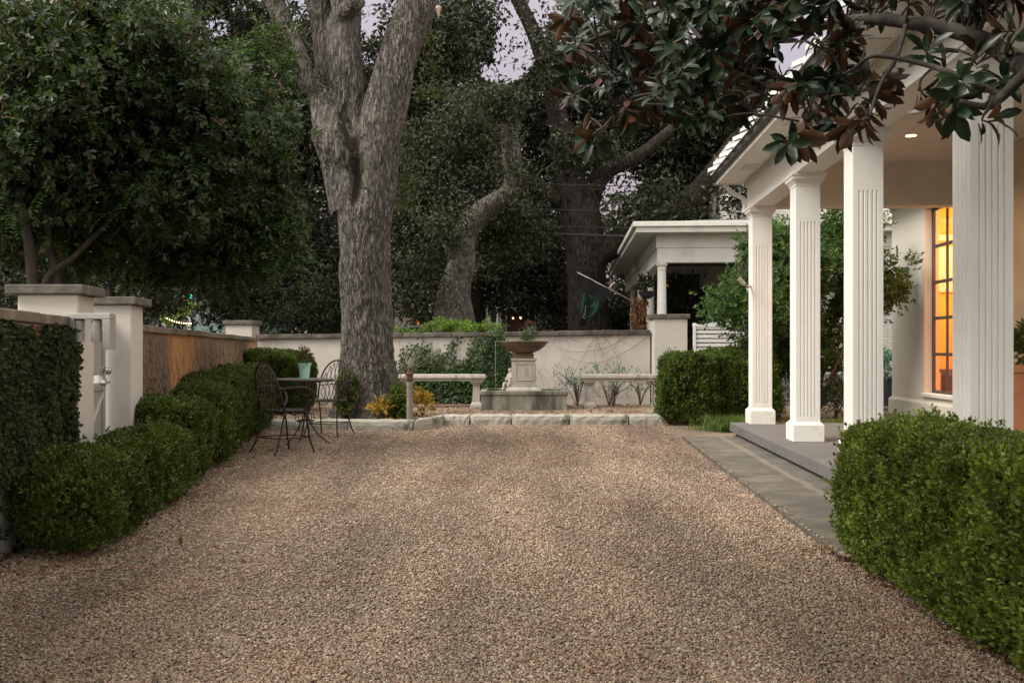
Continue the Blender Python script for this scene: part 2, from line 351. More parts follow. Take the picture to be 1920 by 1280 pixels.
def tree(name, label, paths, bark, blobs, leafm, ncl, per, cr, L, W, group=None, gaps=True, wob=0):
    base = paths[0][0][0]; t = thing(name, label, 'tree', tuple(base), 0, group)
    limbs(paths, 12).build('trunk', bark, t, smooth=True)
    c, q, out = crownpts(blobs, ncl, per, cr, gaps=gaps)
    m = crownmesh('crown', q, out, L, W, leafm, org=tuple(base))
    link('crown', m, t); return t
# ================================================================== GROUND
BED = .10
g = MB(); g.add([(-260,-60,-.02),(260,-60,-.02),(260,400,-.02),(-260,400,-.02)], [(0,1,2,3)]); tag(g.build('ground', GROUND), kind='structure')
def gravelmat(name, cols, tint_=(.75,.56,.42), tf=(.5,.75), scale=85):
    m, n, b, o = nodes(name); co = coords(n)
    v = n.nodes.new('ShaderNodeTexVoronoi'); v.inputs['Scale'].default_value = scale; n.links.new(co, v.inputs['Vector'])
    s = n.nodes.new('ShaderNodeSeparateColor'); n.links.new(v.outputs['Color'], s.inputs[0])
    col = ramp(n, s.outputs[0], cols)
    e = ramp(n, v.outputs['Distance'], [(.25, (1,)*3), (.75, (.35,)*3)])
    col = mix(n, 1, col, e, 'MULTIPLY')
    f = ramp(n, tex(n, co, .9, 6, .65), [(tf[0], (0,)*3), (tf[1], (.55,)*3)])
    col = mix(n, f, col, mix(n, 1, col, tint_, 'MULTIPLY'))
    n.links.new(col, b.inputs['Base Color']); b.inputs['Roughness'].default_value = .85
    bump(n, b, ramp(n, v.outputs['Distance'], [(0,(1,)*3),(.8,(0,)*3)]), 1.0, .008); return m
PCOL = [(0,(.285,.20,.14)),(.16,(.43,.345,.255)),(.32,(.135,.105,.082)),(.46,(.34,.24,.165)),(.6,(.56,.475,.365)),(.72,(.225,.18,.145)),(.86,(.30,.185,.125)),(1,(.42,.33,.245))]
GRAVEL = gravelmat('pea gravel', PCOL); GRAVELB = gravelmat('pinkish gravel', PCOL, (1.0,.62,.45), (.3,.6))
def wallx(y): return -2.71-.171*(y-4.75)
yard = [(wallx(-1)-.05,-1.2),(3.0,-1.2),P(2.15,-1)[:2],P(2.15,4.74)[:2],P(1.435,4.74)[:2],P(1.435,11.25)[:2],(3.4,11.4),(3.6,17.0),(-5.0,17.0)]
g = MB(); g.add([(x,y,0) for x,y in yard], [tuple(range(len(yard)))]); tag(g.build('gravel_yard', GRAVEL), kind='structure')
kerbline = [(-3.7,12.35),(-1.36,12.25),(-1.02,13.08),(2.45,13.12),(3.2,12.7)]
bedp = kerbline+[(3.4,17.0),(-4.9,17.0)]
g = MB(); n_ = 40
# raised bed surface with slight unevenness
g.prism([(x,y) for x,y in bedp], -.01, BED-.03)
tag(g.build('garden_bed', GRAVELB), kind='structure')
# pebbles: real stones near the camera
def pebbles(name, N, region, mat, size, zb, label):
    p = region(N); n = len(p)
    cube = np.array([(-1,-1,-1),(1,-1,-1),(1,1,-1),(-1,1,-1),(-1,-1,1),(1,-1,1),(1,1,1),(-1,1,1)])*.62
    fq = [(0,3,2,1),(4,5,6,7),(0,1,5,4),(1,2,6,5),(2,3,7,6),(3,0,4,7)]
    s = size(n, p)[:,None]*np.stack([RNG.uniform(.7,1.3,n), RNG.uniform(.55,1,n), RNG.uniform(.4,.75,n)],1)
    a = unit(rnd_dir(n)*.35+np.array([0,0,1])); x = unit(np.cross(a, rnd_dir(n))); y = np.cross(a, x)
    V = cube[None]*(1+RNG.normal(size=(n,8,3))*.16)*s[:,None,:]
    co = p[:,None,:]+V[...,0:1]*x[:,None]+V[...,1:2]*y[:,None]+V[...,2:3]*a[:,None]
    co = co.reshape(-1,3); loops = (np.arange(n)[:,None]*8+np.array(fq).ravel()[None]).ravel()
    me = bpy.data.meshes.new(name); me.vertices.add(len(co)); me.vertices.foreach_set('co', co.astype(np.float32).ravel())
    me.loops.add(len(loops)); me.loops.foreach_set('vertex_index', loops.astype(np.int32)); np_ = n*6
    me.polygons.add(np_); me.polygons.foreach_set('loop_start', np.arange(np_, dtype=np.int32)*4); me.polygons.foreach_set('loop_total', np.full(np_,4,np.int32))
    me.polygons.foreach_set('use_smooth', np.ones(np_, bool)); me.materials.append(mat); me.update(calc_edges=True)
    tag(link(name, me), label, 'gravel', kind='stuff')
m, n, b, o = nodes('pebble stone'); gi = n.nodes.new('ShaderNodeNewGeometry')
col = ramp(n, gi.outputs['Random Per Island'], PCOL)
f_ = ramp(n, tex(n, coords(n), .9, 6, .65), [(.5,(0,)*3),(.75,(.5,)*3)]); col = mix(n, f_, col, mix(n, 1, col, (.85,.64,.48), 'MULTIPLY'))
n.links.new(col, b.inputs['Base Color']); b.inputs['Roughness'].default_value = .7; PEB = m
def worn(m):
    n = m.node_tree; b = n.nodes['Principled BSDF']; src = b.inputs['Base Color'].links[0].from_socket
    f = ramp(n, tex(n, coords(n,(1.3,.28,1)), 1.0, 4, .6), [(.36,(.68,.67,.66)),(.64,(1.24,1.22,1.18))])
    n.links.new(mix(n, 1, src, f, 'MULTIPLY'), b.inputs['Base Color'])
worn(PEB); worn(GRAVEL)
def reg(N):
    d = 2.6+(10.4)*RNG.random(N)**1.35; x = RNG.uniform(-.64,.64,N)*d+RNG.uniform(-.4,.4,N)
    t = x*CA-d*SA
    k = (x > -2.71-.171*(d-4.75)+.05) & ((t < 1.40+np.abs(RNG.normal(size=N))*.035) | ((d < 4.7) & (t < 1.75)))
    return np.stack([x[k], d[k], RNG.uniform(.001,.008,k.sum())+np.where((t[k] > 1.43) & (d[k] > 4.6), .032, 0)],1)
pebbles('gravel_pebbles', 470000, reg, PEB, lambda n, p: (.0030+.0046*RNG.random(n)**1.5)*(1+.07*p[:,1]), 0, 'loose tan and grey pebbles covering the courtyard drive')
def regb(N):
    x = RNG.uniform(-3.6,3.1,N); y = RNG.uniform(12.4,16.9,N)
    k = np.where((x > -1.2), y > 13.2, y > 12.5)
    return np.stack([x[k],y[k],np.full(k.sum(),BED-.028)],1)
pebbles('bed_pebbles', 45000, regb, PEB, lambda n, p: RNG.uniform(.009,.018,n), 0, 'loose pebbles around the fountain inside the kerb')
# fallen leaves
def litter(name, N, f, label, L=.05):
    p = f(N); n = len(p)
    me = leafmesh(name, p, rnd_dir(n)*np.array([1,1,.25]), unit(rnd_dir(n)*.4+np.array([0,0,1])), RNG.uniform(.5,1.2,n)*L, RNG.uniform(.3,.6,n)*L, DRYL, T6)
    tag(link(name, me), label, 'leaf litter', kind='stuff')
def lf(N):
    d = RNG.uniform(4.2,13,N); k1 = RNG.random(N)
    x = np.where(k1 < .5, -2.12-.142*(d-4.75)+RNG.normal(size=N)*.14, np.where(k1 < .75, RNG.uniform(-3,2,N), -2.6))
    x2 = RNG.uniform(-2.9,-2.1,N); d2 = RNG.uniform(4.2,4.9,N); s = k1 > .8
    x = np.where(s, x2, x); d = np.where(s, d2, d)
    return np.stack([x,d,np.full(N,.012)],1)
litter('fallen_leaves', 900, lf, 'brown fallen leaves scattered on the gravel along the hedges', .045)
def lfb(N):
    x = RNG.uniform(-3.4,2.2,N); y = RNG.uniform(12.5,16.8,N); k = (y > 13.2) | (x < -1.3)
    return np.stack([x[k],y[k],np.full(k.sum(),BED-.01)],1)
def lfs(N):
    d = 2.8+10*RNG.random(N)**1.2; x = RNG.uniform(-.6,.6,N)*d; k = (x > -2.5-.15*(d-4.75)) & (x*CA-d*SA < 1.4)
    return np.stack([x[k],d[k],np.full(k.sum(),.012)],1)
litter('leaf_litter', 2200, lfs, 'tiny dry leaves and twigs strewn over the open gravel', .026)
litter('bed_leaves', 1500, lfb, 'reddish fallen leaves lying around the fountain', .06)
def lfr(N):
    y = RNG.uniform(2.6,5.0,N); x = 1.70-np.abs(RNG.normal(size=N))*.05+RNG.uniform(0,.12,N)
    return np.stack([x,y,np.full(N,.014)],1)
litter('hedge_litter', 260, lfr, 'dry brown leaves under the bright hedge by the porch', .035)
# ================================================================== LEFT WALL, PILLARS, GATE
WTOP = 1.315
def wallseg(name, label, y0, y1, mat, cop, th=.22):
    t = thing(name, label, 'wall', (wallx(y0), y0, 0))
    x0, x1 = wallx(y0), wallx(y1)
    m = MB().hexa([(x0-th,y0,0),(x0,y0,0),(x1,y1,0),(x1-th,y1,0)], [(x0-th,y0,WTOP-.065),(x0,y0,WTOP-.065),(x1,y1,WTOP-.065),(x1-th,y1,WTOP-.065)])
    m.build('wall_body', mat, t)
    c = MB(); k = max(2, int((y1-y0)/.62))
    for i in range(k):
        a, b_ = y0+(y1-y0)*i/k+.003, y0+(y1-y0)*(i+1)/k-.003; xa, xb = wallx(a), wallx(b_); j = random.uniform(-.004,.004)
        z0, z1 = WTOP-.062+j, WTOP+j
        c.hexa([(xa-th-.04,a,z0),(xa+.05+j,a,z0),(xb+.05+j,b_,z0),(xb-th-.04,b_,z0)], [(xa-th-.04,a,z1),(xa+.05+j,a,z1),(xb+.05+j,b_,z1),(xb-th-.04,b_,z1)])
    c.build('coping', cop, t, bevel=.008); return t
wallseg('garden_wall', 'ivy covered stucco wall left of the gate pillars', .2, 5.84, STUCCO, COPING_WARM)
wallseg('garden_wall', 'tan orange stucco wall with dry vines beyond the gate', 7.66, 16.8, STUCCO_TAN, COPING_WARM)
def pillar(px0, pxc, d0, d1, label, wdt):
    xc = (pxc-CX)/F*d0; sl = -.171*(d1-d0)
    t = thing('gate_pillar', label, 'pillar', (xc-wdt/2, (d0+d1)/2, 0), 0, 'gate pillars')
    MB().hexa([(xc-wdt,d0,0),(xc,d0,0),(xc+sl,d1,0),(xc-wdt+sl,d1,0)], [(xc-wdt,d0,1.46),(xc,d0,1.46),(xc+sl,d1,1.46),(xc-wdt+sl,d1,1.46)]).build('pillar_shaft', STUCCO, t, bevel=.012)
    o_ = .055
    MB().hexa([(xc-wdt-o_,d0-o_,1.46),(xc+o_,d0-o_,1.46),(xc+sl+o_,d1+o_,1.46),(xc-wdt+sl-o_,d1+o_,1.46)], [(xc-wdt-o_,d0-o_,1.522),(xc+o_,d0-o_,1.522),(xc+sl+o_,d1+o_,1.522),(xc-wdt+sl-o_,d1+o_,1.522)]).build('pillar_cap', COPING, t, bevel=.008)
pillar(35, 147, 5.86, 6.21, 'nearer gate pillar with twin cylinder lamp on its side', .40)
pillar(190, 247, 7.22, 7.60, 'farther gate pillar beside the tan vine covered wall', .40)
# gate
gt = thing('garden_gate', 'pale metal gate with round knob and lever between pillars', 'gate', (-3.2,6.7,0))
gx = lambda y: -2.83-.171*(y-5.85)-.20
def gbox(mb, y0, y1, z0, z1, th=.04, off=0):
    a, b_ = gx(y0)+off, gx(y1)+off
    mb.hexa([(a-th,y0,z0),(a,y0,z0),(b_,y1,z0),(b_-th,y1,z0)], [(a-th,y0,z1),(a,y0,z1),(b_,y1,z1),(b_-th,y1,z1)])
m = MB(); gbox(m,6.24,6.3,.06,1.36); gbox(m,7.12,7.19,.06,1.36); gbox(m,6.3,7.12,1.30,1.36); gbox(m,6.3,7.12,.06,.14); gbox(m,6.3,7.12,.78,.84); gbox(m,6.3,7.12,.9,.96)
m.build('gate_frame', ALU, gt, bevel=.003)
m = MB(); gbox(m,6.3,7.12,.14,.78,.015,-.012); gbox(m,6.3,7.12,.96,1.3,.015,-.012); m.build('gate_panel', ALU, gt)
m = MB()
for za, zb in ((.16,.76),(.98,1.28)):
    m.tube([(gx(6.3)-.005,6.3,za),(gx(7.12)-.005,7.12,zb)], .018, 6)
m.build('diagonal_brace', ALU, gt)
kp = Vector((gx(7.08)+.02,7.08,.93)); m = MB(); m.tube([kp,kp+Vector((.035,0,0))],.028,16); m.tube([kp+Vector((.035,0,0)),kp+Vector((.05,0,0))],[.028,.018],16); m.build('door_knob', STEEL, gt, smooth=True)
kp = Vector((gx(7.08)+.02,7.08,.84)); m = MB(); m.tube([kp-Vector((.01,0,0)),kp+Vector((.008,0,0))],.026,16); m.tube([kp,kp+Vector((.04,0,0)),kp+Vector((.045,-.06,0)),kp+Vector((.04,-.11,-.004))],.008,8); m.build('door_lever', STEEL, gt, smooth=True)
# twin lamp on near pillar
def q_(px, py, d=5.72): return at(px, py, d)
lm = thing('pillar_lamp', 'grey bracket lamp with two cylinders on nearer gate pillar', 'lamp', q_(165,655,5.8))
def pxbox(mb, x0, x1, y0, y1, d0, d1, d=None):
    d = d or d0; a = at(x0, y1, d); b_ = at(x1, y0, d); mb.box(a[0], b_[0], d0, d1, a[2], b_[2])
m = MB(); pxbox(m,124,206,587,598,5.74,5.83); pxbox(m,124,138,598.4,656,5.74,5.83); pxbox(m,192,206,598.4,655,5.74,5.83); m.build('bracket_frame', ALU, lm, bevel=.003)
for a_ in (149, 181):
    m = MB(); c = at(a_, 600, 5.78); c2 = at(a_, 641, 5.78); m.tube([c,(c[0],c[1],c[2]-.006),c2],[.026,.032,.032],20); m.build('lamp_cylinder', ALU, lm, smooth=False)
m = MB(); pxbox(m,145,153,597,600.5,5.76,5.80); m.build('lamp_mount', DARKM, lm)
m = MB(); pxbox(m,177,185,597,600.5,5.76,5.80); m.build('lamp_mount', DARKM, lm)
# ivy on near wall
def wall_plane_leaves(y0, y1, z0, z1, n, depth, keepf=None):
    y = RNG.uniform(y0,y1,n); z = RNG.uniform(z0,z1,n); p = np.stack([wallx(y), y, z],1)
    th = depth*(.5+.5*fn(p, 4, 11))*RNG.uniform(.3,1,n)+.01
    p[:,0] += th
    if keepf is not None: p = p[keepf(p)]
    return p
kf = lambda p: (fn(p, 3.2, 21)*.5+fn(p,8,22)*.3+(1.28-p[:,2])*1.1 > -.12) & ~((p[:,2] < .42) & (p[:,1] < 5.0) & (RNG.random(len(p)) < .97)) & (p[:,1] < 5.84-.04*np.sin(p[:,2]*12))
p = wall_plane_leaves(3.6, 5.88, .05, 1.25, 11000, .14, kf)
D = unit(RNG.normal(size=p.shape)*.5+np.array([.25,0,-1])); q, d_, n__, L_ = shoots(p, D, 6, .018, .027)
n__ = n__*.6+np.array([.8,-.15,.4])
ivy = link('ivy', leafmesh('ivy', q, d_, n__, L_, L_*.75, IVY, T6)); tag(ivy, 'dense green ivy covering the near left wall below its coping', 'ivy')
p = wall_plane_leaves(4.2, 5.84, .7, 1.25, 1500, .09, lambda p: fn(p,7,31)+(p[:,2]-1.0)*1.6 > .25); n3 = len(p)
o = link('dry_ivy', leafmesh('dry_ivy', p, unit(RNG.normal(size=p.shape)*.4+np.array([.2,0,-1])), np.tile([1,-.2,.3],(n3,1))+RNG.normal(size=(n3,3))*.3, .035, .025, DRYL, T6)); tag(o, 'brown withered ivy leaves just under the near wall coping', 'ivy')
# dry vines on tan wall
m = MB()
def vine(y, z0, z1, r, amp=.05):
    pts = []; yy = y; z = z0; ph = random.uniform(0,6)
    while z < z1:
        pts.append((wallx(yy)+.012+random.uniform(0,.012), yy, z)); z += .06; yy += random.uniform(-amp,amp)*.5+math.sin(z*3+ph)*.01
    if len(pts) > 1: m.tube(pts, [r*(1-.5*i/len(pts)) for i in range(len(pts))], 3, cap=False)
for i in range(620):
    y = random.choice([random.uniform(7.72,8.8), random.uniform(7.72,9.0), random.gauss(11.2,.7), random.gauss(11.4,.8), random.gauss(14.3,.55), random.uniform(10.3,15.6)])
    vine(y, random.uniform(.1,1.0), random.choice([1.24,1.24,random.uniform(.8,1.24)]), random.uniform(.001,.003), .17)
for i in range(7): vine(random.uniform(8.9,10.0), .3, random.uniform(.9,1.24), .004, .16)
o = m.build('dry_vines', DRYVINE); tag(o, 'bare brown vine stems clinging to the tan wall', 'vine')
# ================================================================== BACK WALL
def backz(x): return 1.47-(2.75-x)/(2.75+4.85)*.09
t = thing('back_wall', 'pale stucco wall with mossy coping behind the fountain', 'wall', (0,17,0))
MB().hexa([(-4.85,17.0,0),(2.62,17.0,0),(2.62,17.22,0),(-4.85,17.22,0)], [(-4.85,17,backz(-4.85)-.09),(2.62,17,backz(2.7)-.09),(2.62,17.22,backz(2.7)-.09),(-4.85,17.22,backz(-4.85)-.09)]).build('wall_body', STUCCO, t)
c = MB(); x = -4.85
while x < 2.6:
    x2 = min(2.62, x+random.uniform(.8,1.15)); j = random.uniform(-.005,.005)
    c.hexa([(x,16.93+j,backz(x)-.085),(x2-.006,16.93+j,backz(x2)-.085),(x2-.006,17.28,backz(x2)-.085),(x,17.28,backz(x)-.085)], [(x,16.93+j,backz(x)+j),(x2-.006,16.93+j,backz(x2)+j),(x2-.006,17.28,backz(x2)+j),(x,17.28,backz(x)+j)]); x = x2
c.build('coping', COPING, t, bevel=.012)
def pier(x0, x1, y0, y1, zt, label, o_=.045, hc=.085):
    t = thing('wall_pier', label, 'pier', ((x0+x1)/2,(y0+y1)/2,0), 0)
    MB().box(x0,x1,y0,y1,0,zt-hc).build('pier_shaft', STUCCO, t, bevel=.01)
    MB().box(x0-o_,x1+o_,y0-o_,y1+o_,zt-hc,zt).build('pier_cap', COPING, t, bevel=.012)
pier(2.72+.03-.1, 3.22+.05, 16.7, 17.3, 1.76, 'pale pier at the right end of the back wall')
pier(-5.42, -4.92, 16.95, 17.45, 1.65, 'small capped pier at the corner of the two walls')
# ivy over back wall
def backvine(paths, name, label, leaf, dens, Lf, spread=.05):
    tb = MB(); ps = []
    for pts, r, lv in paths:
        sp = smoothpath(pts, 6); tb.tube(sp, [r*(1-.6*i/len(sp)) for i in range(len(sp))], 4, cap=False)
        if lv:
            for i in range(len(sp)-1):
                L0 = (sp[i+1]-sp[i]).length; k = int(L0*dens*lv)+1
                for _ in range(k):
                    f = random.random(); q = sp[i].lerp(sp[i+1], f); ps.append((q.x+random.gauss(0,spread), q.y-random.uniform(0,.05), q.z+random.gauss(0,spread)))
    t = thing(name, label, 'ivy', tuple(paths[0][0][0])); tb.build('stem', DRYVINE, t)
    if ps:
        p = np.array(ps); n = len(p)
        me = leafmesh('foliage', p, unit(RNG.normal(size=(n,3))*.7+np.array([0,-.3,-.5])), np.tile([0,-1,.35],(n,1))+RNG.normal(size=(n,3))*.4, Lf*RNG.uniform(.6,1.2,n), Lf*.8, leaf, T6, org=ORG[t.name][0])
        link('foliage', me, t)
    return t
WY = 16.98
def wp(px, py): a = at(px, py, WY); return (a[0], WY-.012, a[2])
paths = []
for bx, pts, lv in [(745,[(745,745),(752,700),(760,660),(790,648)],1.5),(775,[(775,745),(780,690),(790,668),(798,650)],2),(800,[(800,745),(806,700),(805,655)],1.3),(820,[(815,745),(826,715),(822,668)],1.3),(840,[(835,745),(840,705),(860,690),(900,668)],1.6),
                    (870,[(868,745),(862,700),(885,665),(902,628)],2.2),(895,[(893,745),(905,700),(915,660),(920,622)],2.2),(930,[(925,745),(930,700),(928,660),(935,620)],6),(915,[(910,745),(920,720),(940,690),(945,650)],5),(950,[(945,745),(955,715),(948,680),(958,660)],3),(760,[(755,745),(768,720),(775,700)],3),
                    (848,[(846,745),(850,700),(846,660),(862,630)],1.6),(785,[(788,745),(796,710),(792,680)],2.4),(812,[(810,745),(815,700),(822,680),(835,660)],1.6),(902,[(900,745),(896,700),(905,670),(925,640)],2.2),(880,[(878,745),(882,715),(878,690)],3),(990,[(985,640),(990,630),(1002,618)],2.5)]:
    paths.append(([wp(*q) for q in pts], .006, lv))
ivyb = backvine(paths, 'climbing_ivy', 'green ivy climbing the back wall left of the fountain', IVYB, 150, .05, .065)
n = 5200; px = RNG.uniform(742,955,n); py = RNG.uniform(690,752,n); k = (py > 700+14*np.sin(px*.12)+10*np.sin(px*.31)+RNG.normal(size=n)*8)
p = np.stack([(px-CX)/F*WY, WY-RNG.uniform(.01,.28,n)*(py-680)/70, CH-(py-HY)/F*WY],1)[k]; n = len(p)
o = link('ivy_mound', leafmesh('ivy_mound', p, unit(RNG.normal(size=(n,3))+np.array([0,-.3,-.4])), np.tile([0,-1,.6],(n,1))+RNG.normal(size=(n,3))*.5, .05, .04, IVYB, T6)); tag(o, 'low dark ivy mound against the back wall behind left bench', 'ivy')
paths = []
rr = random.Random(3)
for i in range(90):
    side = rr.random() < .45
    x0 = rr.uniform(745,900) if side else rr.uniform(1005,1190); y0 = rr.choice([618,745]) if not side else rr.uniform(690,740)
    ang = rr.uniform(-2.6,-.5) if y0 > 650 else rr.uniform(.5,2.6); pts = [(x0,y0)]
    for k in range(7):
        ang += rr.gauss(0,.3); l_ = rr.uniform(9,22); x_, y_ = pts[-1][0]+l_*math.cos(ang), pts[-1][1]+l_*math.sin(ang)*.7
        if not (622 < y_ < 748) or not (740 < x_ < 1225): break
        pts.append((x_,y_))
    if len(pts) > 2: paths.append(([wp(*q) for q in pts], .003, 0))
for pts in ([(1040,745),(1075,700),(1110,640),(1115,622)], [(1225,622),(1180,655),(1120,680),(1060,670)], [(1190,622),(1140,650),(1080,660),(1040,650)], [(1180,622),(1120,632),(1060,628),(1020,650)]): paths.append(([wp(*q) for q in pts], .005, 0))
backvine(paths, 'bare_creeper', 'leafless creeper stems spread across the back wall', IVYB, 0, .05)
# ================================================================== KERB STONES
def stone(x0, x1, yf0, yf1, h, label, dpt=.27, topskew=0):
    m = MB(); nx = 10; j = lambda a=.008: random.uniform(-a,a); vs = []; n2 = 5
    ring = []
    for i in range(nx+1):
        f = i/nx; x = x0+(x1-x0)*f; yf = yf0+(yf1-yf0)*f
        hh = h+j(.006)
        e = .014 if i in (0,nx) else 0
        prof = [(yf+j()+e,-.02),(yf+j()-.004+e,h*.5+j()),(yf+.008+j(.004)+e,hh-.02-e),(yf+.035+j(.005),hh-e*.6),(yf+dpt-.03,hh+j(.004)-e*.6),(yf+dpt,hh-.03),(yf+dpt,-.02)]
        ring.append([(x+j(.003),a,b_) for a,b_ in prof])
    k = 7; vs = [p for r in ring for p in r]; fs = []
    for i in range(nx):
        for q in range(k-1): fs.append((i*k+q,(i+1)*k+q,(i+1)*k+q+1,i*k+q+1))
    fs.append(tuple(range(k))); fs.append(tuple(nx*k+q for q in range(k-1,-1,-1)))
    m.add(vs, fs); o = m.build('kerb_stone', LIME, org=((x0+x1)/2,(yf0+yf1)/2,0), bevel=.004); tag(o, label, 'kerb stone', 'limestone kerb blocks edging the bed')
kx = lambda px, d: (px-CX)/F*d
stone(kx(505,12.15), kx(562,12.15), 12.12,12.12,.145,'pale kerb block behind the two iron chairs')
stone(kx(563,12.15), kx(651,12.15), 12.1,12.13,.145,'dirty kerb block just right of the table legs')
stone(kx(653,12.15), kx(774,12.1), 12.1,12.06,.145,'long mossy kerb block in front of the big trunk')
stone(kx(776,12.0), kx(829,12.85), 12.0,12.72,.15,'angled kerb block turning the corner by the post', .4)
for a_, b_, l_ in ((831,880,'short kerb block at the start of the rear row'),(882,958,'cream kerb block left of the fountain centre'),(960,1066,'kerb block directly in front of the fountain'),(1069,1178,'longest kerb block below the right bench'),(1180,1252,'last kerb block touching the trimmed hedge')):
    stone(kx(a_,13.0), kx(b_,13.0), 13.0,13.0+random.uniform(-.02,.02),.15,l_)
# ================================================================== FOUNTAIN
fd = 15.65; fk = 15.1/F
t = thing('fountain', 'stone fountain with wide brown bowl on square pedestal and basin', 'fountain', (kx(982,15.7),15.7,BED-.03))
x0, x1 = kx(900,15.1), kx(1065,15.1)
m = MB(); zt = .40; y0, y1, wl = 15.1, 16.25, .09
m.box(x0+.02,x1-.02,y0+.02,y0+wl,0,zt-.07); m.box(x0+.02,x1-.02,y1-wl,y1-.02,0,zt-.07); m.box(x0+.02,x0+wl,y0+wl,y1-wl,0,zt-.07); m.box(x1-wl,x1-.02,y0+wl,y1-wl,0,zt-.07)
m.build('basin', CAST_DARK, t, bevel=.006)
m = MB(); z0 = zt-.07; m.box(x0,x1,y0,y0+wl+.02,z0,zt); m.box(x0,x1,y1-wl-.02,y1,z0,zt); m.box(x0,x0+wl+.02,y0+wl+.02,y1-wl-.02,z0,zt); m.box(x1-wl-.02,x1,y0+wl+.02,y1-wl-.02,z0,zt)
m.build('basin_rim', CAST_DARK, t, bevel=.012)
wm, wn, wb, wo_ = nodes('dark water'); wb.inputs['Base Color'].default_value = (.03,.035,.025,1); wb.inputs['Roughness'].default_value = .06; bump(wn, wb, tex(wn, coords(wn), 9, 3), .15, .02)
m = MB(); m.box(x0+wl,x1-wl,y0+wl,y1-wl,.2,zt-.09); m.build('basin_water', wm, t)
cx = kx(982,fd); cy = fd
def sq(m, h0, h1, z0, z1):
    m.hexa([(cx-h0,cy-h0,z0),(cx+h0,cy-h0,z0),(cx+h0,cy+h0,z0),(cx-h0,cy+h0,z0)],[(cx-h1,cy-h1,z1),(cx+h1,cy-h1,z1),(cx+h1,cy+h1,z1),(cx-h1,cy+h1,z1)])
m = MB(); sq(m,.32,.30,.22,.40); sq(m,.295,.24,.402,.455); sq(m,.222,.222,.457,.50); sq(m,.20,.20,.502,.90); sq(m,.218,.225,.902,.945)
# raised panel moulding on the front and sides
for a_ in range(4):
    ca, sa = math.cos(a_*math.pi/2), math.sin(a_*math.pi/2)
    for (u0,u1,v0,v1) in ((-.15,.15,.56,.575),(-.15,.15,.845,.86),(-.15,-.135,.575,.845),(.135,.15,.575,.845)):
        pts = [(u0,-.212),(u1,-.212),(u1,-.198),(u0,-.198)]; pr = [(cx+u*ca-v*sa, cy+u*sa+v*ca) for u,v in pts]
        m.prism(pr, v0, v1)
m.build('pedestal', CAST, t, bevel=.006)
m = MB(); sq(m,.17,.17,.947,1.0); sq(m,.19,.15,1.0015,1.035); m.build('bowl_plinth', BOWL, t, bevel=.005)
m = MB(); m.lathe([(.13,1.03),(.17,1.04),(.27,1.085),(.36,1.15),(.405,1.205),(.43,1.228),(.44,1.24),(.425,1.247),(.395,1.235),(.33,1.17),(.2,1.12),(.05,1.10)], (cx,cy,0), 48); m.build('bowl', BOWL, t, smooth=True)
m = MB(); m.lathe([(.0,1.20),(.36,1.202),(.365,1.21),(.0,1.212)], (cx,cy,0), 40); m.lathe([(.02,1.2),(.016,1.25),(.008,1.29),(.004,1.3)], (cx,cy,0), 10); m.build('bowl_water', wm, t, smooth=True)
sm_, sn, sb, so = nodes('falling water'); sb.inputs['Base Color'].default_value = (.5,.52,.5,1); sb.inputs['Roughness'].default_value = .1; sb.inputs['Transmission Weight'].default_value = .5; sb.inputs['IOR'].default_value = 1.33
m = MB(); sx = kx(929,fd); m.tube([(cx-.425,cy,1.248),(sx-.005,cy,1.235),(sx,cy-.0,1.1),(sx+.002,cy,.8),(sx,cy,.38)],[.004,.005,.004,.005,.006],8); m.build('water_stream', sm_, t, smooth=True)
# cherub statue beside pedestal
def skin(name, joints, edges, mat, org, sub=2, label=None, cat=None):
    me = bpy.data.meshes.new(name); me.from_pydata([tuple(Vector(j[:3])) for j in joints], edges, []); me.materials.append(mat)
    o = bpy.data.objects.new(name, me); C.objects.link(o); o.location = org
    md = o.modifiers.new('skin','SKIN'); md.use_smooth_shade = True
    for i, j in enumerate(joints): me.skin_vertices[0].data[i].radius = (j[3], j[3] if len(j) < 5 else j[4])
    me.skin_vertices[0].data[0].use_root = True
    s_ = o.modifiers.new('sub','SUBSURF'); s_.levels = sub; s_.render_levels = sub
    if label: tag(o, label, cat)
    return o
J = [(0,0,.13,.065),(0,.0,.21,.06),(0,.0,.29,.062),(0,-.005,.345,.03),(.0,-.012,.385,.046),(0,-.012,.435,.048),
     (.07,0,.31,.026),(.10,-.04,.24,.022),(.06,-.09,.26,.018),(-.07,0,.31,.026),(-.10,-.02,.23,.022),(-.05,-.09,.20,.018),
     (.05,-.02,.12,.04),(.07,-.12,.13,.033),(.06,-.13,.04,.025),(.06,-.17,.015,.018),(-.05,-.02,.12,.04),(-.08,-.11,.15,.033),(-.07,-.12,.05,.025),(-.07,-.16,.02,.018)]
E = [(0,1),(1,2),(2,3),(3,4),(4,5),(2,6),(6,7),(7,8),(2,9),(9,10),(10,11),(0,12),(12,13),(13,14),(14,15),(0,16),(16,17),(17,18),(18,19)]
ch = skin('cherub_statue', J, E, CAST, (kx(958,15.6),15.6,.38), 2, 'small pale seated cherub statue leaning on the left of the fountain pedestal', 'statue'); ch.rotation_euler = (0,0,R(-50)); ch.scale = (.92,.92,.92)
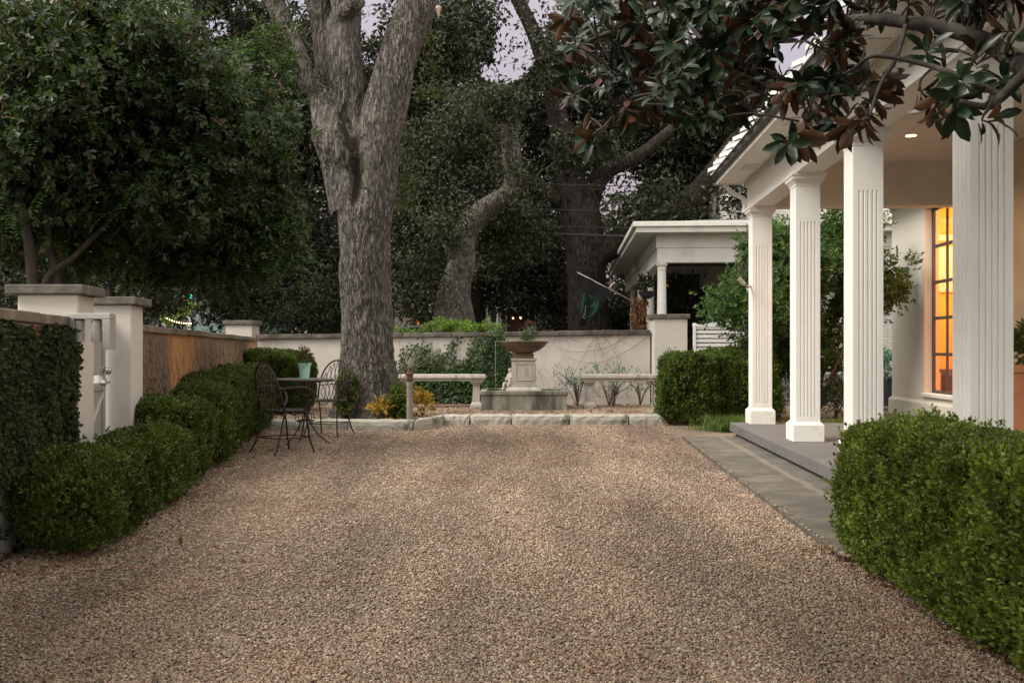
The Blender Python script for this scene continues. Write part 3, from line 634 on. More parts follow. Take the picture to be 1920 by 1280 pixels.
# ================================================================== STONE BENCHES
def bench(cxp, label):
    d = 15.9; c = kx(cxp, d); t = thing('stone_bench', label, 'bench', (c,d,BED-.03), 0, 'stone benches'); b0 = BED-.03; hz = .66; hw = .77
    m = MB(); m.box(c-hw+.03,c+hw-.03,d-.17,d+.17,hz-.115,hz-.07); m.box(c-hw,c+hw,d-.2,d+.2,hz-.069,hz-.02); m.box(c-hw+.012,c+hw-.012,d-.188,d+.188,hz-.0195,hz)
    m.build('seat', CAST, t, bevel=.014)
    for s_ in (-1,1):
        x = c+s_*(hw-.17); m = MB(); m.box(x-.11,x+.11,d-.16,d+.16,b0,b0+.06)
        def fr(h0, h1, z0, z1, k=1.45): m.hexa([(x-h0,d-h0*k,z0),(x+h0,d-h0*k,z0),(x+h0,d+h0*k,z0),(x-h0,d+h0*k,z0)],[(x-h1,d-h1*k,z1),(x+h1,d-h1*k,z1),(x+h1,d+h1*k,z1),(x-h1,d+h1*k,z1)])
        fr(.1,.075,b0+.0605,b0+.11); fr(.068,.06,b0+.1105,b0+.40); fr(.062,.1,b0+.4005,b0+.445); fr(.108,.108,b0+.4455,hz-.1155)
        m.build('bench_leg', CAST, t, bevel=.008)
bench(830, 'stone bench left of the fountain in front of ivy'); bench(1168, 'stone bench right of the fountain before the bare wall')
# ================================================================== POST
t = thing('iron_post', 'short grey post with rusty cap standing on the kerb', 'post', (kx(768,12.45),12.45,BED))
x, y = kx(768,12.45), 12.45
MB().tube([(x,y,.05),(x,y,.665)],.042,20).build('post_shaft', surf('galvanised pipe', (.26,.22,.19),(.2,.17,.15),(.12,.09,.07),8,5,(.5,.7),.7), t, smooth=False)
m = MB(); m.lathe([(.05,.666),(.056,.67),(.056,.69),(.05,.70),(.048,.745),(.056,.75),(.056,.765),(.04,.78),(.032,.79),(.03,.84),(.022,.86),(.0,.865)],(x,y,0),20); m.build('post_cap', RUST, t)
# ================================================================== TABLE AND CHAIRS
tx, ty = kx(572,10.5), 10.5
t = thing('bistro_table', 'round wrought iron bistro table between two chairs', 'table', (tx,ty,0)); zt = .755
m = MB(); m.lathe([(.0,zt-.012),(.325,zt-.012),(.332,zt-.006),(.332,zt+.002),(.325,zt+.004),(.0,zt+.004)],(tx,ty,0),48); m.build('tabletop', surf('speckled iron mesh', (.20,.19,.16),(.10,.095,.08),None,60,rough=.6), t)
m = MB(); ring = [(tx+.325*math.cos(a*math.pi/16),ty+.325*math.sin(a*math.pi/16),zt-.02) for a in range(33)]; m.tube(ring,.009,6); m.build('table_rim', IRON, t, smooth=True)
for k in range(3):
    a = R(90+120*k+25); ca, sa = math.cos(a), math.sin(a)
    pts = [(tx+r_*ca,ty+r_*sa,z) for r_,z in ((.04,zt-.02),(.035,.55),(.03,.38),(.06,.25),(.17,.1),(.27,.02),(.30,.012))]
    MB().tube(smoothpath(pts),.008,6).build('table_leg', IRON, t, smooth=True)
m = MB()
for zz, rr_ in ((.36,.05),(.27,.09)): m.tube([(tx+rr_*math.cos(a*math.pi/10),ty+rr_*math.sin(a*math.pi/10),zz) for a in range(21)],.006,5)
for k in range(6):
    a = R(60*k); m.tube(smoothpath([(tx+r_*math.cos(a),ty+r_*math.sin(a),z) for r_,z in ((.05,.36),(.1,.33),(.11,.28),(.07,.25),(.05,.29))],4),.005,5)
m.build('scrollwork', IRON, t, smooth=True)
def chair(loc, rz, label):
    t = thing('iron_chair', label, 'chair', (0,0,0), 0, 'wrought iron chairs around the table')
    m = MB(); n = 28; sr = [(.225*math.cos(2*math.pi*k/n),.215*math.sin(2*math.pi*k/n),.455) for k in range(n+1)]
    m.tube(sr,.010,6)
    m.lathe([(0,.450),(.21,.452),(.222,.455),(.21,.462),(0,.458)],(0,0,0),28,.96); m.build('seat', IRON, t, smooth=True)
    m = MB()
    for k in range(5):
        a = 2*math.pi*k/5; m.tube(smoothpath([(.2*math.cos(a),.19*math.sin(a),.445),(.12*math.cos(a+.4),.12*math.sin(a+.4),.40),(.05*math.cos(a),.05*math.sin(a),.43)],4),.005,5)
    m.build('seat_scroll', IRON, t, smooth=True)
    for sx in (-1,1):
        MB().tube(smoothpath([(sx*.19,.12,.45),(sx*.20,.15,.3),(sx*.205,.17,.15),(sx*.235,.21,.01)],4),.0095,6).build('leg', IRON, t, smooth=True)
        MB().tube(smoothpath([(sx*.19,-.13,.45),(sx*.19,-.16,.3),(sx*.21,-.22,.12),(sx*.235,-.28,.01)],4),.0095,6).build('leg', IRON, t, smooth=True)
    m = MB()
    m.tube([(-.205,.175,.17),(.205,.175,.17)],.006,5); m.tube([(-.205,-.2,.17),(.205,-.2,.17)],.006,5); m.tube([(-.205,.175,.17),(-.205,-.2,.17)],.006,5); m.tube([(.205,.175,.17),(.205,-.2,.17)],.006,5)
    m.build('stretcher', IRON, t, smooth=True)
    hoop = []
    for k in range(17):
        a = math.pi*k/16; c_, s_ = math.cos(a), math.sin(a); hoop.append((.225*c_*(1+.08*s_), -.14-.12*s_**.8-.02, .46+.50*s_**.75))
    MB().tube(hoop,.011,8).build('back_frame', IRON, t, smooth=True)
    m = MB()
    def bp(u, v):  # u across -1..1, v height 0..1 ; on the curved back surface
        return (.22*u, -.16-.12*min(1,v*1.2)*(1-.25*u*u)-.0, .46+.50*v)
    for k in range(-3,4):
        u0 = k/4; vt = (1-(k/4.2)**2)**.5
        m.tube(smoothpath([bp(u0*.8,0.0),bp(u0*1.0+.12,.3*vt),bp(u0-.12*1,.62*vt),bp(u0*.9,.97*vt)],4),.0045,5)
        m.tube(smoothpath([bp(u0*.8,0.0),bp(u0*1.0-.12,.3*vt),bp(u0+.12*1,.62*vt),bp(u0*.9,.97*vt)],4),.0045,5)
    m.tube(smoothpath([bp(-.97,.36),bp(-.5,.38),bp(0,.39),bp(.5,.38),bp(.97,.36)],4),.006,5)
    m.build('back_lattice', IRON, t, smooth=True)
    for sx in (-1,1):
        MB().tube(smoothpath([(sx*.225,-.22,.68),(sx*.27,-.12,.70),(sx*.285,.04,.70),(sx*.275,.15,.66),(sx*.25,.19,.58),(sx*.215,.14,.50),(sx*.20,.10,.46)],5),.016,8,flat=.35).build('armrest', IRON, t, smooth=True)
    t.location = loc; t.rotation_euler = (0,0,rz); return t
chair((-2.42,9.55,0), R(-42), 'iron chair nearest the camera left of the table')
chair((-2.33,11.35,0), R(165), 'iron chair behind the table near the big trunk')
def pot(name, label, c, r0, r1, h, mat, plantf, cat='plant pot'):
    t = thing(name, label, cat, c); m = MB()
    m.lathe([(r0*.9,0),(r0,.004),(r1*.95,h*.84),(r1*1.08,h*.85),(r1*1.1,h*.99),(r1*1.02,h),(r1*.93,h*.98),(r1*.9,h*.9),(0,h*.88)], c, 32); m.build('pot', mat, t, smooth=False)
    plantf(t, (c[0],c[1],c[2]+h*.9)); return t
def bushball(parent, c, r, n, L, mat, k=6, name='foliage', flat=1.0, up=.5, stems=7):
    d = rnd_dir(n); d[:,2] = d[:,2]*.8+up; d = unit(d); p = np.array(c)+np.array([0,0,r*.9])+d*np.array([r,r,r*flat])*RNG.uniform(.45,1,n)[:,None]*(1+.25*fn(d,4,int(c[0]*100)%97))[:,None]
    q, dd, nn, LL = shoots(p, d+RNG.normal(size=p.shape)*.4, k, L*.55, L)
    me = leafmesh(name, q, dd, nn, LL, LL*.6, mat, T6, org=ORG[parent.name][0]); link(name, me, parent)
    m = MB()
    for i in range(stems):
        a = random.uniform(0,6.28); e = (c[0]+r*.6*math.cos(a),c[1]+r*.6*math.sin(a),c[2]+r*1.2)
        m.tube([c,(c[0]+.3*(e[0]-c[0]),c[1]+.3*(e[1]-c[1]),c[2]+r*.5),e],[max(.003,r*.04),max(.002,r*.03),.001],5)
    m.build('stem', STEM, parent)
pc = (kx(571,10.45),10.45,zt+.004)
pot('potted_boxwood', 'mint green pot with small boxwood on the iron table', pc, .052, .072, .185, MINT, lambda t, c: bushball(t, c, .085, 150, .022, leafmat('reddish box leaf',[(.06,.1,.02),(.12,.15,.03),(.2,.1,.04),(.09,.13,.03)],.5,.2,8), 6, flat=1.4), 'potted plant')
# ================================================================== HEDGES
def hedge(name, label, pts, z1, n, L, mat, lean=0, k=6, pw=5.0, bumpy=.05, z0=.0, group='clipped box hedges', seed=1, shootx=0):
    """pts: four ground corners (ccw) of the hedge block"""
    c4 = np.array(pts, float); cen = c4.mean(0)
    def mapuv(u, v, ww):  # u,v,w in -1..1
        a = (u+1)/2; b_ = (v+1)/2
        xy = (c4[0]*((1-a)*(1-b_))[:,None]+c4[1]*(a*(1-b_))[:,None]+c4[2]*(a*b_)[:,None]+c4[3]*((1-a)*b_)[:,None])
        zz = z0+(z1-z0)*(ww+1)/2
        return np.column_stack([xy, zz])
    sx = np.linalg.norm(c4[1]-c4[0]); sy = np.linalg.norm(c4[3]-c4[0]); sz = z1-z0
    ar = np.array([sy*sz, sy*sz, sx*sz, sx*sz, sx*sy, sx*sy*.08]); ar /= ar.sum(); fc = RNG.choice(6, n, p=ar)
    a = RNG.uniform(-1,1,n); b_ = RNG.uniform(-1,1,n); v = np.zeros((n,3)); one = np.ones(n)
    for f, (ax, sg) in enumerate([(0,-1),(0,1),(1,-1),(1,1),(2,1),(2,-1)]):
        s = fc == f; o1, o2 = [i for i in range(3) if i != ax]; v[s,ax] = sg; v[s,o1] = a[s]; v[s,o2] = b_[s]
    vn = v/(np.abs(v)**pw).sum(1, keepdims=True)**(1/pw)
    dn = np.sign(v)*np.abs(vn)**(pw-1)
    p = mapuv(vn[:,0], vn[:,1], vn[:,2])
    ex = (c4[1]-c4[0])/sx; ey = (c4[3]-c4[0])/sy
    nrm = unit(dn[:,0:1]*np.array([ex[0],ex[1],0])/1+dn[:,1:2]*np.array([ey[0],ey[1],0])+dn[:,2:3]*np.array([0,0,1]))
    b0 = bumpy*(fn(p, 5, seed)+.7*fn(p, 13, seed+1))
    p = p+nrm*(b0-np.abs(RNG.normal(size=n))*.025-.0)[:,None]
    hi = RNG.random(n) < shootx; p[hi] += nrm[hi]*RNG.uniform(.0,.07,hi.sum())[:,None]
    keep = p[:,2] > z0+.015+.035*(fn(p,9,seed+3)+1)*(1 if z0 < .2 else 0)
    p, nrm, hi = p[keep], nrm[keep], hi[keep]
    d = unit(nrm*.8+np.array([0,0,.75])+RNG.normal(size=p.shape)*.45)
    q, dd, nn, LL = shoots(p-d*L*1.2, d, k, L*.6, L)
    # inner core
    core = MB(); m_ = 8; g_ = []
    U = np.linspace(-1,1,m_+1)
    for ax, sg in ((0,-1),(0,1),(1,-1),(1,1),(2,1)):
        vv = []
        for u in U:
            for w_ in U:
                e = [0,0,0]; e[ax] = sg; o1, o2 = [i for i in range(3) if i != ax]; e[o1] = u; e[o2] = w_; vv.append(e)
        vv = np.array(vv, float); vn2 = vv/(np.abs(vv)**pw).sum(1, keepdims=True)**(1/pw); pp = mapuv(vn2[:,0],vn2[:,1],vn2[:,2])
        sh = np.array([max(.3,1-.20/sx),max(.3,1-.20/sy),max(.3,1-.15/sz)]); pp = mapuv(vn2[:,0]*sh[0],vn2[:,1]*sh[1],vn2[:,2]*sh[2])
        fs = []
        for i in range(m_):
            for j in range(m_): fs.append((i*(m_+1)+j,(i+1)*(m_+1)+j,(i+1)*(m_+1)+j+1,i*(m_+1)+j+1))
        core.add(pp.tolist(), fs)
    org = (cen[0],cen[1],z0)
    me = leafmesh(name, q, dd, nn, LL, LL*.62, [mat, HCORE], T6, core=core, org=org)
    o = link(name, me, None, org); tag(o, label, 'hedge', group); return o
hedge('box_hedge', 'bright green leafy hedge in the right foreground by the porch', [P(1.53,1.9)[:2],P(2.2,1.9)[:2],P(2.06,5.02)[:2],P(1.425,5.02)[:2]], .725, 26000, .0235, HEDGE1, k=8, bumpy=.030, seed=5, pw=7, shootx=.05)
hx = lambda y: -2.12-.142*(y-4.75)
def hb(y0, y1, wd, z1, n, L, label, seed, off=0, pw=3.4, bmp=.04):
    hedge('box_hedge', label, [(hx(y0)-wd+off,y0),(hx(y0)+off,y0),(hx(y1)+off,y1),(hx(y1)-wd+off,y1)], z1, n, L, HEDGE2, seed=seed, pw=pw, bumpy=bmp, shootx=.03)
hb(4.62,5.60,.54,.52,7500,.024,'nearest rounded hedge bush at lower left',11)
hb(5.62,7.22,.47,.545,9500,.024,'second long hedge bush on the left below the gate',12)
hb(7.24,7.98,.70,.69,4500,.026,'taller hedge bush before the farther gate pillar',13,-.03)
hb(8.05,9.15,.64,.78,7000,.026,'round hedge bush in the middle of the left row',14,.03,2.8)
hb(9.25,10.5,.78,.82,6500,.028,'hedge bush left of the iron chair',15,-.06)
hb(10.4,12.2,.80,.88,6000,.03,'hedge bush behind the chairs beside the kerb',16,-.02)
hedge('box_hedge', 'far left hedge against the back wall behind the table', [(-4.75,14.6),(-3.35,14.2),(-3.35,15.6),(-4.75,15.8)], 1.07, 9000, .036, HEDGE2, z0=.05, seed=17, pw=5)
hedge('box_hedge', 'light topped hedge in front of the pale pier', [(2.15,12.85),(2.95,12.85),(3.05,14.0),(2.25,14.0)], 1.03, 15000, .030, HEDGE3, seed=18, pw=4, bumpy=.08, shootx=.12)
hedge('box_hedge', 'square hedge behind the first porch column', [(2.9,13.2),(4.0,13.2),(4.0,14.3),(2.9,14.3)], 1.08, 13000, .030, HEDGE3, seed=19, pw=6, bumpy=.06, shootx=.12)
hedge('small_box_bush', 'small dark bush left of the big trunk base', [(kx(637,13.2),13.0),(kx(668,13.2),13.0),(kx(668,13.4),13.4),(kx(637,13.4),13.4)], .72, 2200, .032, HEDGE2, z0=.06, seed=20, pw=2.6, bumpy=.07, shootx=.25, group='small bushes by the trunk')
hedge('small_box_bush', 'small upright bush between trunk and rusty post', [(kx(733,13.0),12.85),(kx(765,13.0),12.85),(kx(765,13.2),13.2),(kx(733,13.2),13.2)], .60, 2200, .032, HEDGE2, z0=.06, seed=21, pw=2.6, bumpy=.07, shootx=.25, group='small bushes by the trunk')
def shrub(name, label, c, r, n, L, mat, k=6, cat='shrub', **kw):
    t = thing(name, label, cat, c); bushball(t, c, r, n, L, mat, k, **kw); return t
shrub('yellow_shrub', 'low orange yellow shrub at the foot of the big trunk', (kx(717,12.9),12.9,.07), .17, 90, .045, YELLOW, flat=1.0)
shrub('yellow_shrub', 'yellow shrub behind the rusty post', (kx(792,13.6),13.6,.08), .19, 110, .045, YELLOW, flat=1.3)
# bare rose shrubs right of fountain
def rose(px, d, h, n, label, leafn=60, lm_=None, seed=0):
    r_ = random.Random(seed); c = (kx(px,d),d,.06); t = thing('rose_bush', label, 'rose bush', c, 0); m = MB(); tips = []
    for i in range(n):
        a = r_.uniform(0,6.28); sp = r_.uniform(.15,.6)*h; e = (c[0]+sp*math.cos(a),c[1]+sp*math.sin(a)*.3,c[2]+h*r_.uniform(.6,1))
        mid = (c[0]+sp*.35*math.cos(a)+r_.gauss(0,.03),c[1]+sp*.2*math.sin(a),c[2]+h*.5); pth = smoothpath([c,mid,e],4); m.tube(pth,[.008*(1-.7*j/len(pth)) for j in range(len(pth))],4); tips += [pth[-1],pth[-2],pth[-4]]
        for q in range(3):
            j = r_.randint(3,len(pth)-1); b_ = pth[j]; e2 = b_+Vector((r_.gauss(0,.09),r_.gauss(0,.03),r_.uniform(.04,.16))); m.tube([b_,e2],[.003,.0015],3); tips.append(e2)
    m.build('stem', STEM, t)
    ps = np.array([tuple(r_.choice(tips)) for _ in range(leafn)])+np.random.default_rng(seed).normal(size=(leafn,3))*.03
    link('foliage', leafmesh('foliage', ps, rnd_dir(leafn), rnd_dir(leafn), .045, .03, lm_ or GREYL, T6, org=c), t)
rose(1083,16.3,.75,14,'sparse rose bush between fountain and right bench',170,TEALL,1)
rose(1142,16.45,.80,8,'taller leafy rose bush behind the right bench',200,TEALL,2)
rose(1200,16.4,.55,9,'small twiggy rose bush under the right bench',90,None,3)
rose(1150,16.2,.45,12,'bare rose stems below the middle of the right bench',20,None,4)
rose(745,13.35,1.25,9,'bare arching stems leaning against the big trunk',25,None,6)
# ================================================================== BIG CENTRAL TREE
BT = (kx(690,13.7),13.7,0)
def big():
    d0 = 13.7
    def path(l): return pxpath([(a,b_,d0+dd,r) for a,b_,dd,r in l])
    paths = [path([(690,800,0,86),(690,765,0,74),(688,720,0,60),(688,650,0,51),(686,560,0,48),(684,470,0,49),(680,400,0,52),(676,350,0,50),(676,310,0,36),(676,280,0,16)]),
             path([(660,400,0,42),(648,330,.05,38),(630,270,.0,34),(615,220,0,30),(600,180,0,24),(570,140,-.1,20),(545,80,-.1,18),(515,10,-.1,18),(490,-60,-.1,17)]),
             path([(668,380,0,44),(662,300,.1,44),(655,220,.15,38),(650,140,.1,34),(645,60,.1,32),(648,-20,.1,30),(640,-120,.1,26)]),
             path([(690,420,0,44),(700,340,0,45),(712,250,0,43),(728,170,0,41),(752,90,0,38),(780,20,.0,36),(806,-60,.0,34)]),
             path([(640,260,.2,26),(622,180,.3,26),(612,100,.3,23),(600,20,.3,22),(590,-80,.3,20)]),
             path([(700,740,-.1,30),(720,775,-.25,20),(738,800,-.35,10)]), path([(670,740,-.05,36),(645,775,-.1,24),(618,800,-.1,12)]), path([(690,740,-.2,30),(695,780,-.45,22),(698,810,-.6,12)]),
             path([(640,300,-.05,30),(612,262,-.08,22),(600,240,-.1,16)]), path([(640,30,-.1,16),(662,8,-.3,16),(672,0,-.42,13)])]
    m = MB()
    for pts, rad in paths: m.tube(smoothpath(pts), [q*.93 for q in smoothr(rad, len(pts))], 20)
    me = bpy.data.meshes.new('tmp'); me.from_pydata(m.v, [], m.f); o = bpy.data.objects.new('tmp', me); C.objects.link(o)
    md = o.modifiers.new('r','REMESH'); md.mode = 'VOXEL'; md.voxel_size = .022
    sm = o.modifiers.new('s','SMOOTH'); sm.factor = .6; sm.iterations = 4
    dg = bpy.context.evaluated_depsgraph_get(); ev = o.evaluated_get(dg); me2 = bpy.data.meshes.new_from_object(ev)
    nv = len(me2.vertices); co = np.zeros(nv*3, np.float32); me2.vertices.foreach_get('co', co); co = co.reshape(-1,3)
    nr = np.zeros(nv*3, np.float32); me2.vertices.foreach_get('normal', nr); nr = nr.reshape(-1,3)
    ds = np.empty(nv)
    for i in range(nv):
        x, y, z = co[i]
        w_ = mnoise.noise((x*2,y*2,z*1.2))*.6
        a = 1-abs(mnoise.noise((x*10+w_,y*10+w_,z*2.6)))*2.2
        b_ = mnoise.noise((x*26,y*26,z*9)); c_ = mnoise.noise((x*2.3,y*2.3,z*1.1))
        ds[i] = .024*a+.012*b_+.055*c_
    co = co+nr*ds[:,None].astype(np.float32)
    # rotten hollow on the front, between the limbs
    px, py = proj(co.astype(float)); front = (nr[:,1] < .2)
    hol = np.exp(-(((px-666)/13)**2)*1.2-(((py-330)/60)**2)*1.5)*front
    hol2 = np.exp(-(((px-655)/16)**2)-(((py-240)/60)**2))*front
    co[:,1] += (hol*.28+hol2*.10).astype(np.float32)
    co = co-np.array(BT, np.float32); me2.vertices.foreach_set('co', co.ravel()); me2.materials.clear(); me2.materials.append(BARK1); me2.materials.append(HOLLOW)
    fm = np.zeros(len(me2.polygons), np.int32); fc = np.zeros(len(me2.polygons)*3, np.float32); me2.polygons.foreach_get('center', fc); fc = fc.reshape(-1,3)+np.array(BT)
    fx, fy = proj(fc); e = ((fx-666-6*np.sin(fy*.06))/9)**2+((fy-335)/52)**2+.3*fn(fc,14,2); fm[(e < 1) & (fc[:,1] < 13.9)] = 1
    e = ((fx-652-8*np.sin(fy*.05))/11)**2+((fy-235)/58)**2+.9*fn(fc,16,5); fm[(e < .55) & (fc[:,1] < 13.9)] = 1
    e = ((fx-668)/26)**2+((fy-300)/60)**2+1.6*fn(fc,22,6); fm[(e < .3) & (fc[:,1] < 13.9)] = 1
    me2.polygons.foreach_set('material_index', fm)
    me2.polygons.foreach_set('use_smooth', np.ones(len(me2.polygons), bool)); me2.update()
    bpy.data.objects.remove(o); return me2
t = thing('big_tree', 'huge forked grey tree with a dark hollow in front of the back wall', 'tree', BT)
link('trunk', big(), t)
blobs = [(-1.2,14.6,9.6,4.5,2.5,1.6,1)]
c_, q, out = crownpts(blobs, 260, 60, .5, gaps=False)
px_, py_ = proj(q); q = q[(py_ < -10)]
sp = [B(545,110,14.6,60,70,.5),B(760,330,14.7,28,90,.4),B(790,120,14.8,30,70,.5),B(620,160,14.5,22,40,.3)]
c2_, q2, o2 = crownpts(sp, 42, 45, .3, gaps=True)
qq = np.vstack([q,q2]); link('crown', crownmesh('crown', qq, rnd_dir(len(qq)), .10, .05, leafmat('pecan leaf', [(.03,.045,.014),(.05,.065,.018),(.09,.085,.02),(.04,.055,.016)], .5,.25,1), org=BT), t)
# hanging spike lantern
c = at(822,22,13.2); t = thing('hanging_lantern', 'small spiked metal lantern hanging from the big tree', 'lantern', c)
m = MB(); m.lathe([(.0,-.11),(.045,.04),(.045,.07),(.02,.09),(0,.1)], c, 8); m.build('lantern_body', surf('copper', (.35,.25,.2), None, None, 5, rough=.4, metal=.6), t)
m = MB(); m.tube([(c[0],c[1],c[2]+.09),(c[0]-.06,c[1],c[2]+.25),(c[0]-.1,c[1]+.2,c[2]+.8)],.006,5); m.build('lantern_hook', DARKM, t)
# ================================================================== TREES BEYOND
def T(name, label, px_paths, bark, blobs, leafm, ncl, per, cr, L, W, **kw):
    return tree(name, label, [pxpath(p) for p in px_paths], bark, blobs, leafm, ncl, per, cr, L, W, **kw)
T('oak_tree', 'pale trunk leaning oak with a sawn S shaped limb', [
   [(850,650,19.3,46),(852,605,19.3,40),(850,560,19.3,33),(857,525,19.3,27),(866,490,19.3,25),(862,462,19.3,30),(878,430,19.3,22),(905,395,19.2,20),(940,372,19.1,17),(960,350,19,16),(960,300,19,17),(955,262,19,18),(940,225,19,14),(930,190,19,13),(928,165,19,12)],
   [(955,262,19,10),(968,240,19,7),(972,225,19,3)]],
  BARK2, [B(850,330,21,120,130,1.4),B(800,470,20.6,70,110,1),B(880,240,21.2,80,90,1.2,.8),B(770,400,21,60,130,1.2),B(960,430,21.5,80,80,1),B(835,420,18.3,45,50,.5,1.0),B(785,520,18.6,30,60,.4,.8),B(925,185,18.6,45,45,.35,1.3),B(950,250,18.6,26,30,.3,.6),B(985,330,18.7,30,60,.3,.5)], OAKL, 460, 85, .55, .12, .055)
T('oak_tree', 'dark massive oak behind the flag with spreading limbs', [
   [(1110,660,25,48),(1105,600,25,40),(1100,540,25,36),(1098,470,25,38),(1090,410,25,38),(1075,360,25,32),(1062,310,25.2,26),(1050,240,25.4,20),(1030,150,25.6,16),(1000,60,26,14),(960,-20,26,12)],
   [(1100,480,25,32),(1130,470,25,26),(1180,440,25.3,22),(1240,410,25.6,22),(1300,370,26,22),(1350,310,26,20),(1390,240,26.3,16),(1420,120,26.5,12)],
   [(1095,430,25,26),(1110,360,25,20),(1140,320,25,16),(1200,290,25,12),(1260,240,25,8)],
   [(1080,380,25,22),(1040,370,25,16),(1000,340,25,12),(960,330,25,8)]],
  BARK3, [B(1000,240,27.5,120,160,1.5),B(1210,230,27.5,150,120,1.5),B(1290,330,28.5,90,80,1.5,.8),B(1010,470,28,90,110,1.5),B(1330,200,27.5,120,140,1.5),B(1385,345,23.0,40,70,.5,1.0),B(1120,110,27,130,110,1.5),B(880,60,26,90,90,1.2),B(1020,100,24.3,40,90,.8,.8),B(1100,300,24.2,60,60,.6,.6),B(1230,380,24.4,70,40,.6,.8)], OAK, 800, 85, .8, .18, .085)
T('oak_tree', 'dark oak with low dark boughs left of the big trunk', [
   [(600,650,23,22),(592,560,23,18),(585,450,23,15),(560,340,23,12),(540,200,23,9)], [(590,500,23,12),(520,440,23,9),(450,400,23,6)]],
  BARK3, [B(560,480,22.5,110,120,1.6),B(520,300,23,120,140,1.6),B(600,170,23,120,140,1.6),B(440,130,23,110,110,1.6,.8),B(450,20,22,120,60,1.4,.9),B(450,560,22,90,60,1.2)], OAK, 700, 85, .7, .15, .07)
T('oak_tree', 'dark crowned oak in the gap right of the big trunk', [
   [(905,640,29,16),(890,560,29,15),(900,500,29,12),(940,460,29,9),(1010,440,29,6)], [(892,580,29,12),(870,500,29,10),(850,420,29,8)]],
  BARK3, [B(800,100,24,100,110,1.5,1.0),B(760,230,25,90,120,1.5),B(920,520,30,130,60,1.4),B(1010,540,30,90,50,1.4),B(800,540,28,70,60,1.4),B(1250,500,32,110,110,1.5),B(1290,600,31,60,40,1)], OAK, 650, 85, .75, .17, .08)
T('oak_tree', 'tall dark tree behind the crape myrtles at far left', [
   [(60,650,16,20),(55,500,16,17),(70,300,16,13),(100,120,16,9)], [(60,480,16,12),(130,380,16,8),(200,300,16,6)]],
  BARK3, [B(80,180,17,170,190,1.3),B(260,120,18,170,150,1.3),B(150,420,18.5,190,120,1.2),B(330,470,20,120,110,1.4)], OAK, 480, 80, .55, .11, .055)
T('leaning_tree', 'pale foliage tree seen under the sky gap right of centre', [
   [(1240,640,34,12),(1230,480,34,10),(1210,400,34,8),(1200,360,34,5)]], BARK3, [B(1210,410,34,80,60,1.5),B(1300,420,35,90,60,1.5)], OAKL, 120, 70, .8, .17, .08)
# far wooded mass
def farm():
    blobs = []
    for i in range(30):
        x = -34+i*2.5+random.uniform(-1,1); y = random.uniform(40,50); blobs.append((x,y,random.uniform(3,5),3,2.5,random.uniform(3.5,5),1)); 
        blobs.append((x,y+3,random.uniform(8,10.5),3,2.5,3.8,.9)); blobs.append((x,y-6,1.6,2.4,1.5,1.8,.9)); blobs.append((x,y+2,14,3,2.5,3.2,.7))
    c_, q, out = crownpts(blobs, 3000, 42, 1.4, shell=.5)
    return crownmesh('far_trees', q, rnd_dir(len(q)), .42, .22, FARL)
tag(link('far_trees', farm()), 'dark distant wood closing the view behind the houses', 'woodland', kind='stuff')
# undergrowth beyond walls
def brush(name, label, blobs, mat, ncl, per, cr, L, W, cat='shrub'):
    c_, q, out = crownpts(blobs, ncl, per, cr); q = q[q[:,2] > .02]
    tag(link(name, crownmesh(name, q, rnd_dir(len(q)), L, W, mat, T6)), label, cat)
brush('evergreen_shrub', 'dark evergreen shrub over the wall left of the trunk', [B(560,590,20,90,45,.8),B(470,560,21,60,60,.8),B(620,560,20,40,60,.8)], OAK, 120, 70, .4, .09, .045)
brush('evergreen_shrub', 'dark shrub behind the farther gate pillar', [B(290,545,13,60,45,.6),B(330,490,13.5,80,40,.7)], OAK, 70, 70, .3, .08, .04)
brush('bright_shrub', 'bright green low shrubs on top of the back wall by the pale trunk', [B(850,612,17.9,75,10,.3,1),B(768,617,17.9,32,7,.3,.7),B(830,608,18.1,40,12,.3,1),B(900,612,17.8,40,8,.3)], BRIGHT, 60, 60, .13, .05, .025)
brush('bright_shrub', 'yellow green bush beside the string lights', [B(335,575,16,24,14,.3),B(318,596,16,18,8,.3)], BRIGHT, 16, 50, .13, .06, .035)  # yellow green is set by the leaf material
brush('evergreen_shrub', 'dark shrubbery low between the flag oak and the neighbour porch', [B(1165,585,31,50,45,1),B(1130,600,32,60,30,1),B(1050,600,32,50,30,1)], OAK, 150, 60, .5, .13, .06)
brush('evergreen_shrub', 'dark shrubbery behind the nearer pillar at the left edge', [B(20,510,13,60,50,.6),B(100,500,13.5,60,50,.6)], OAK, 90, 60, .3, .08, .04)
brush('porch_shrub', 'dark foliage beside the neighbour porch columns', [B(1300,590,24,60,60,1),B(1275,560,24,40,60,1)], OAK, 90, 60, .5, .11, .05)
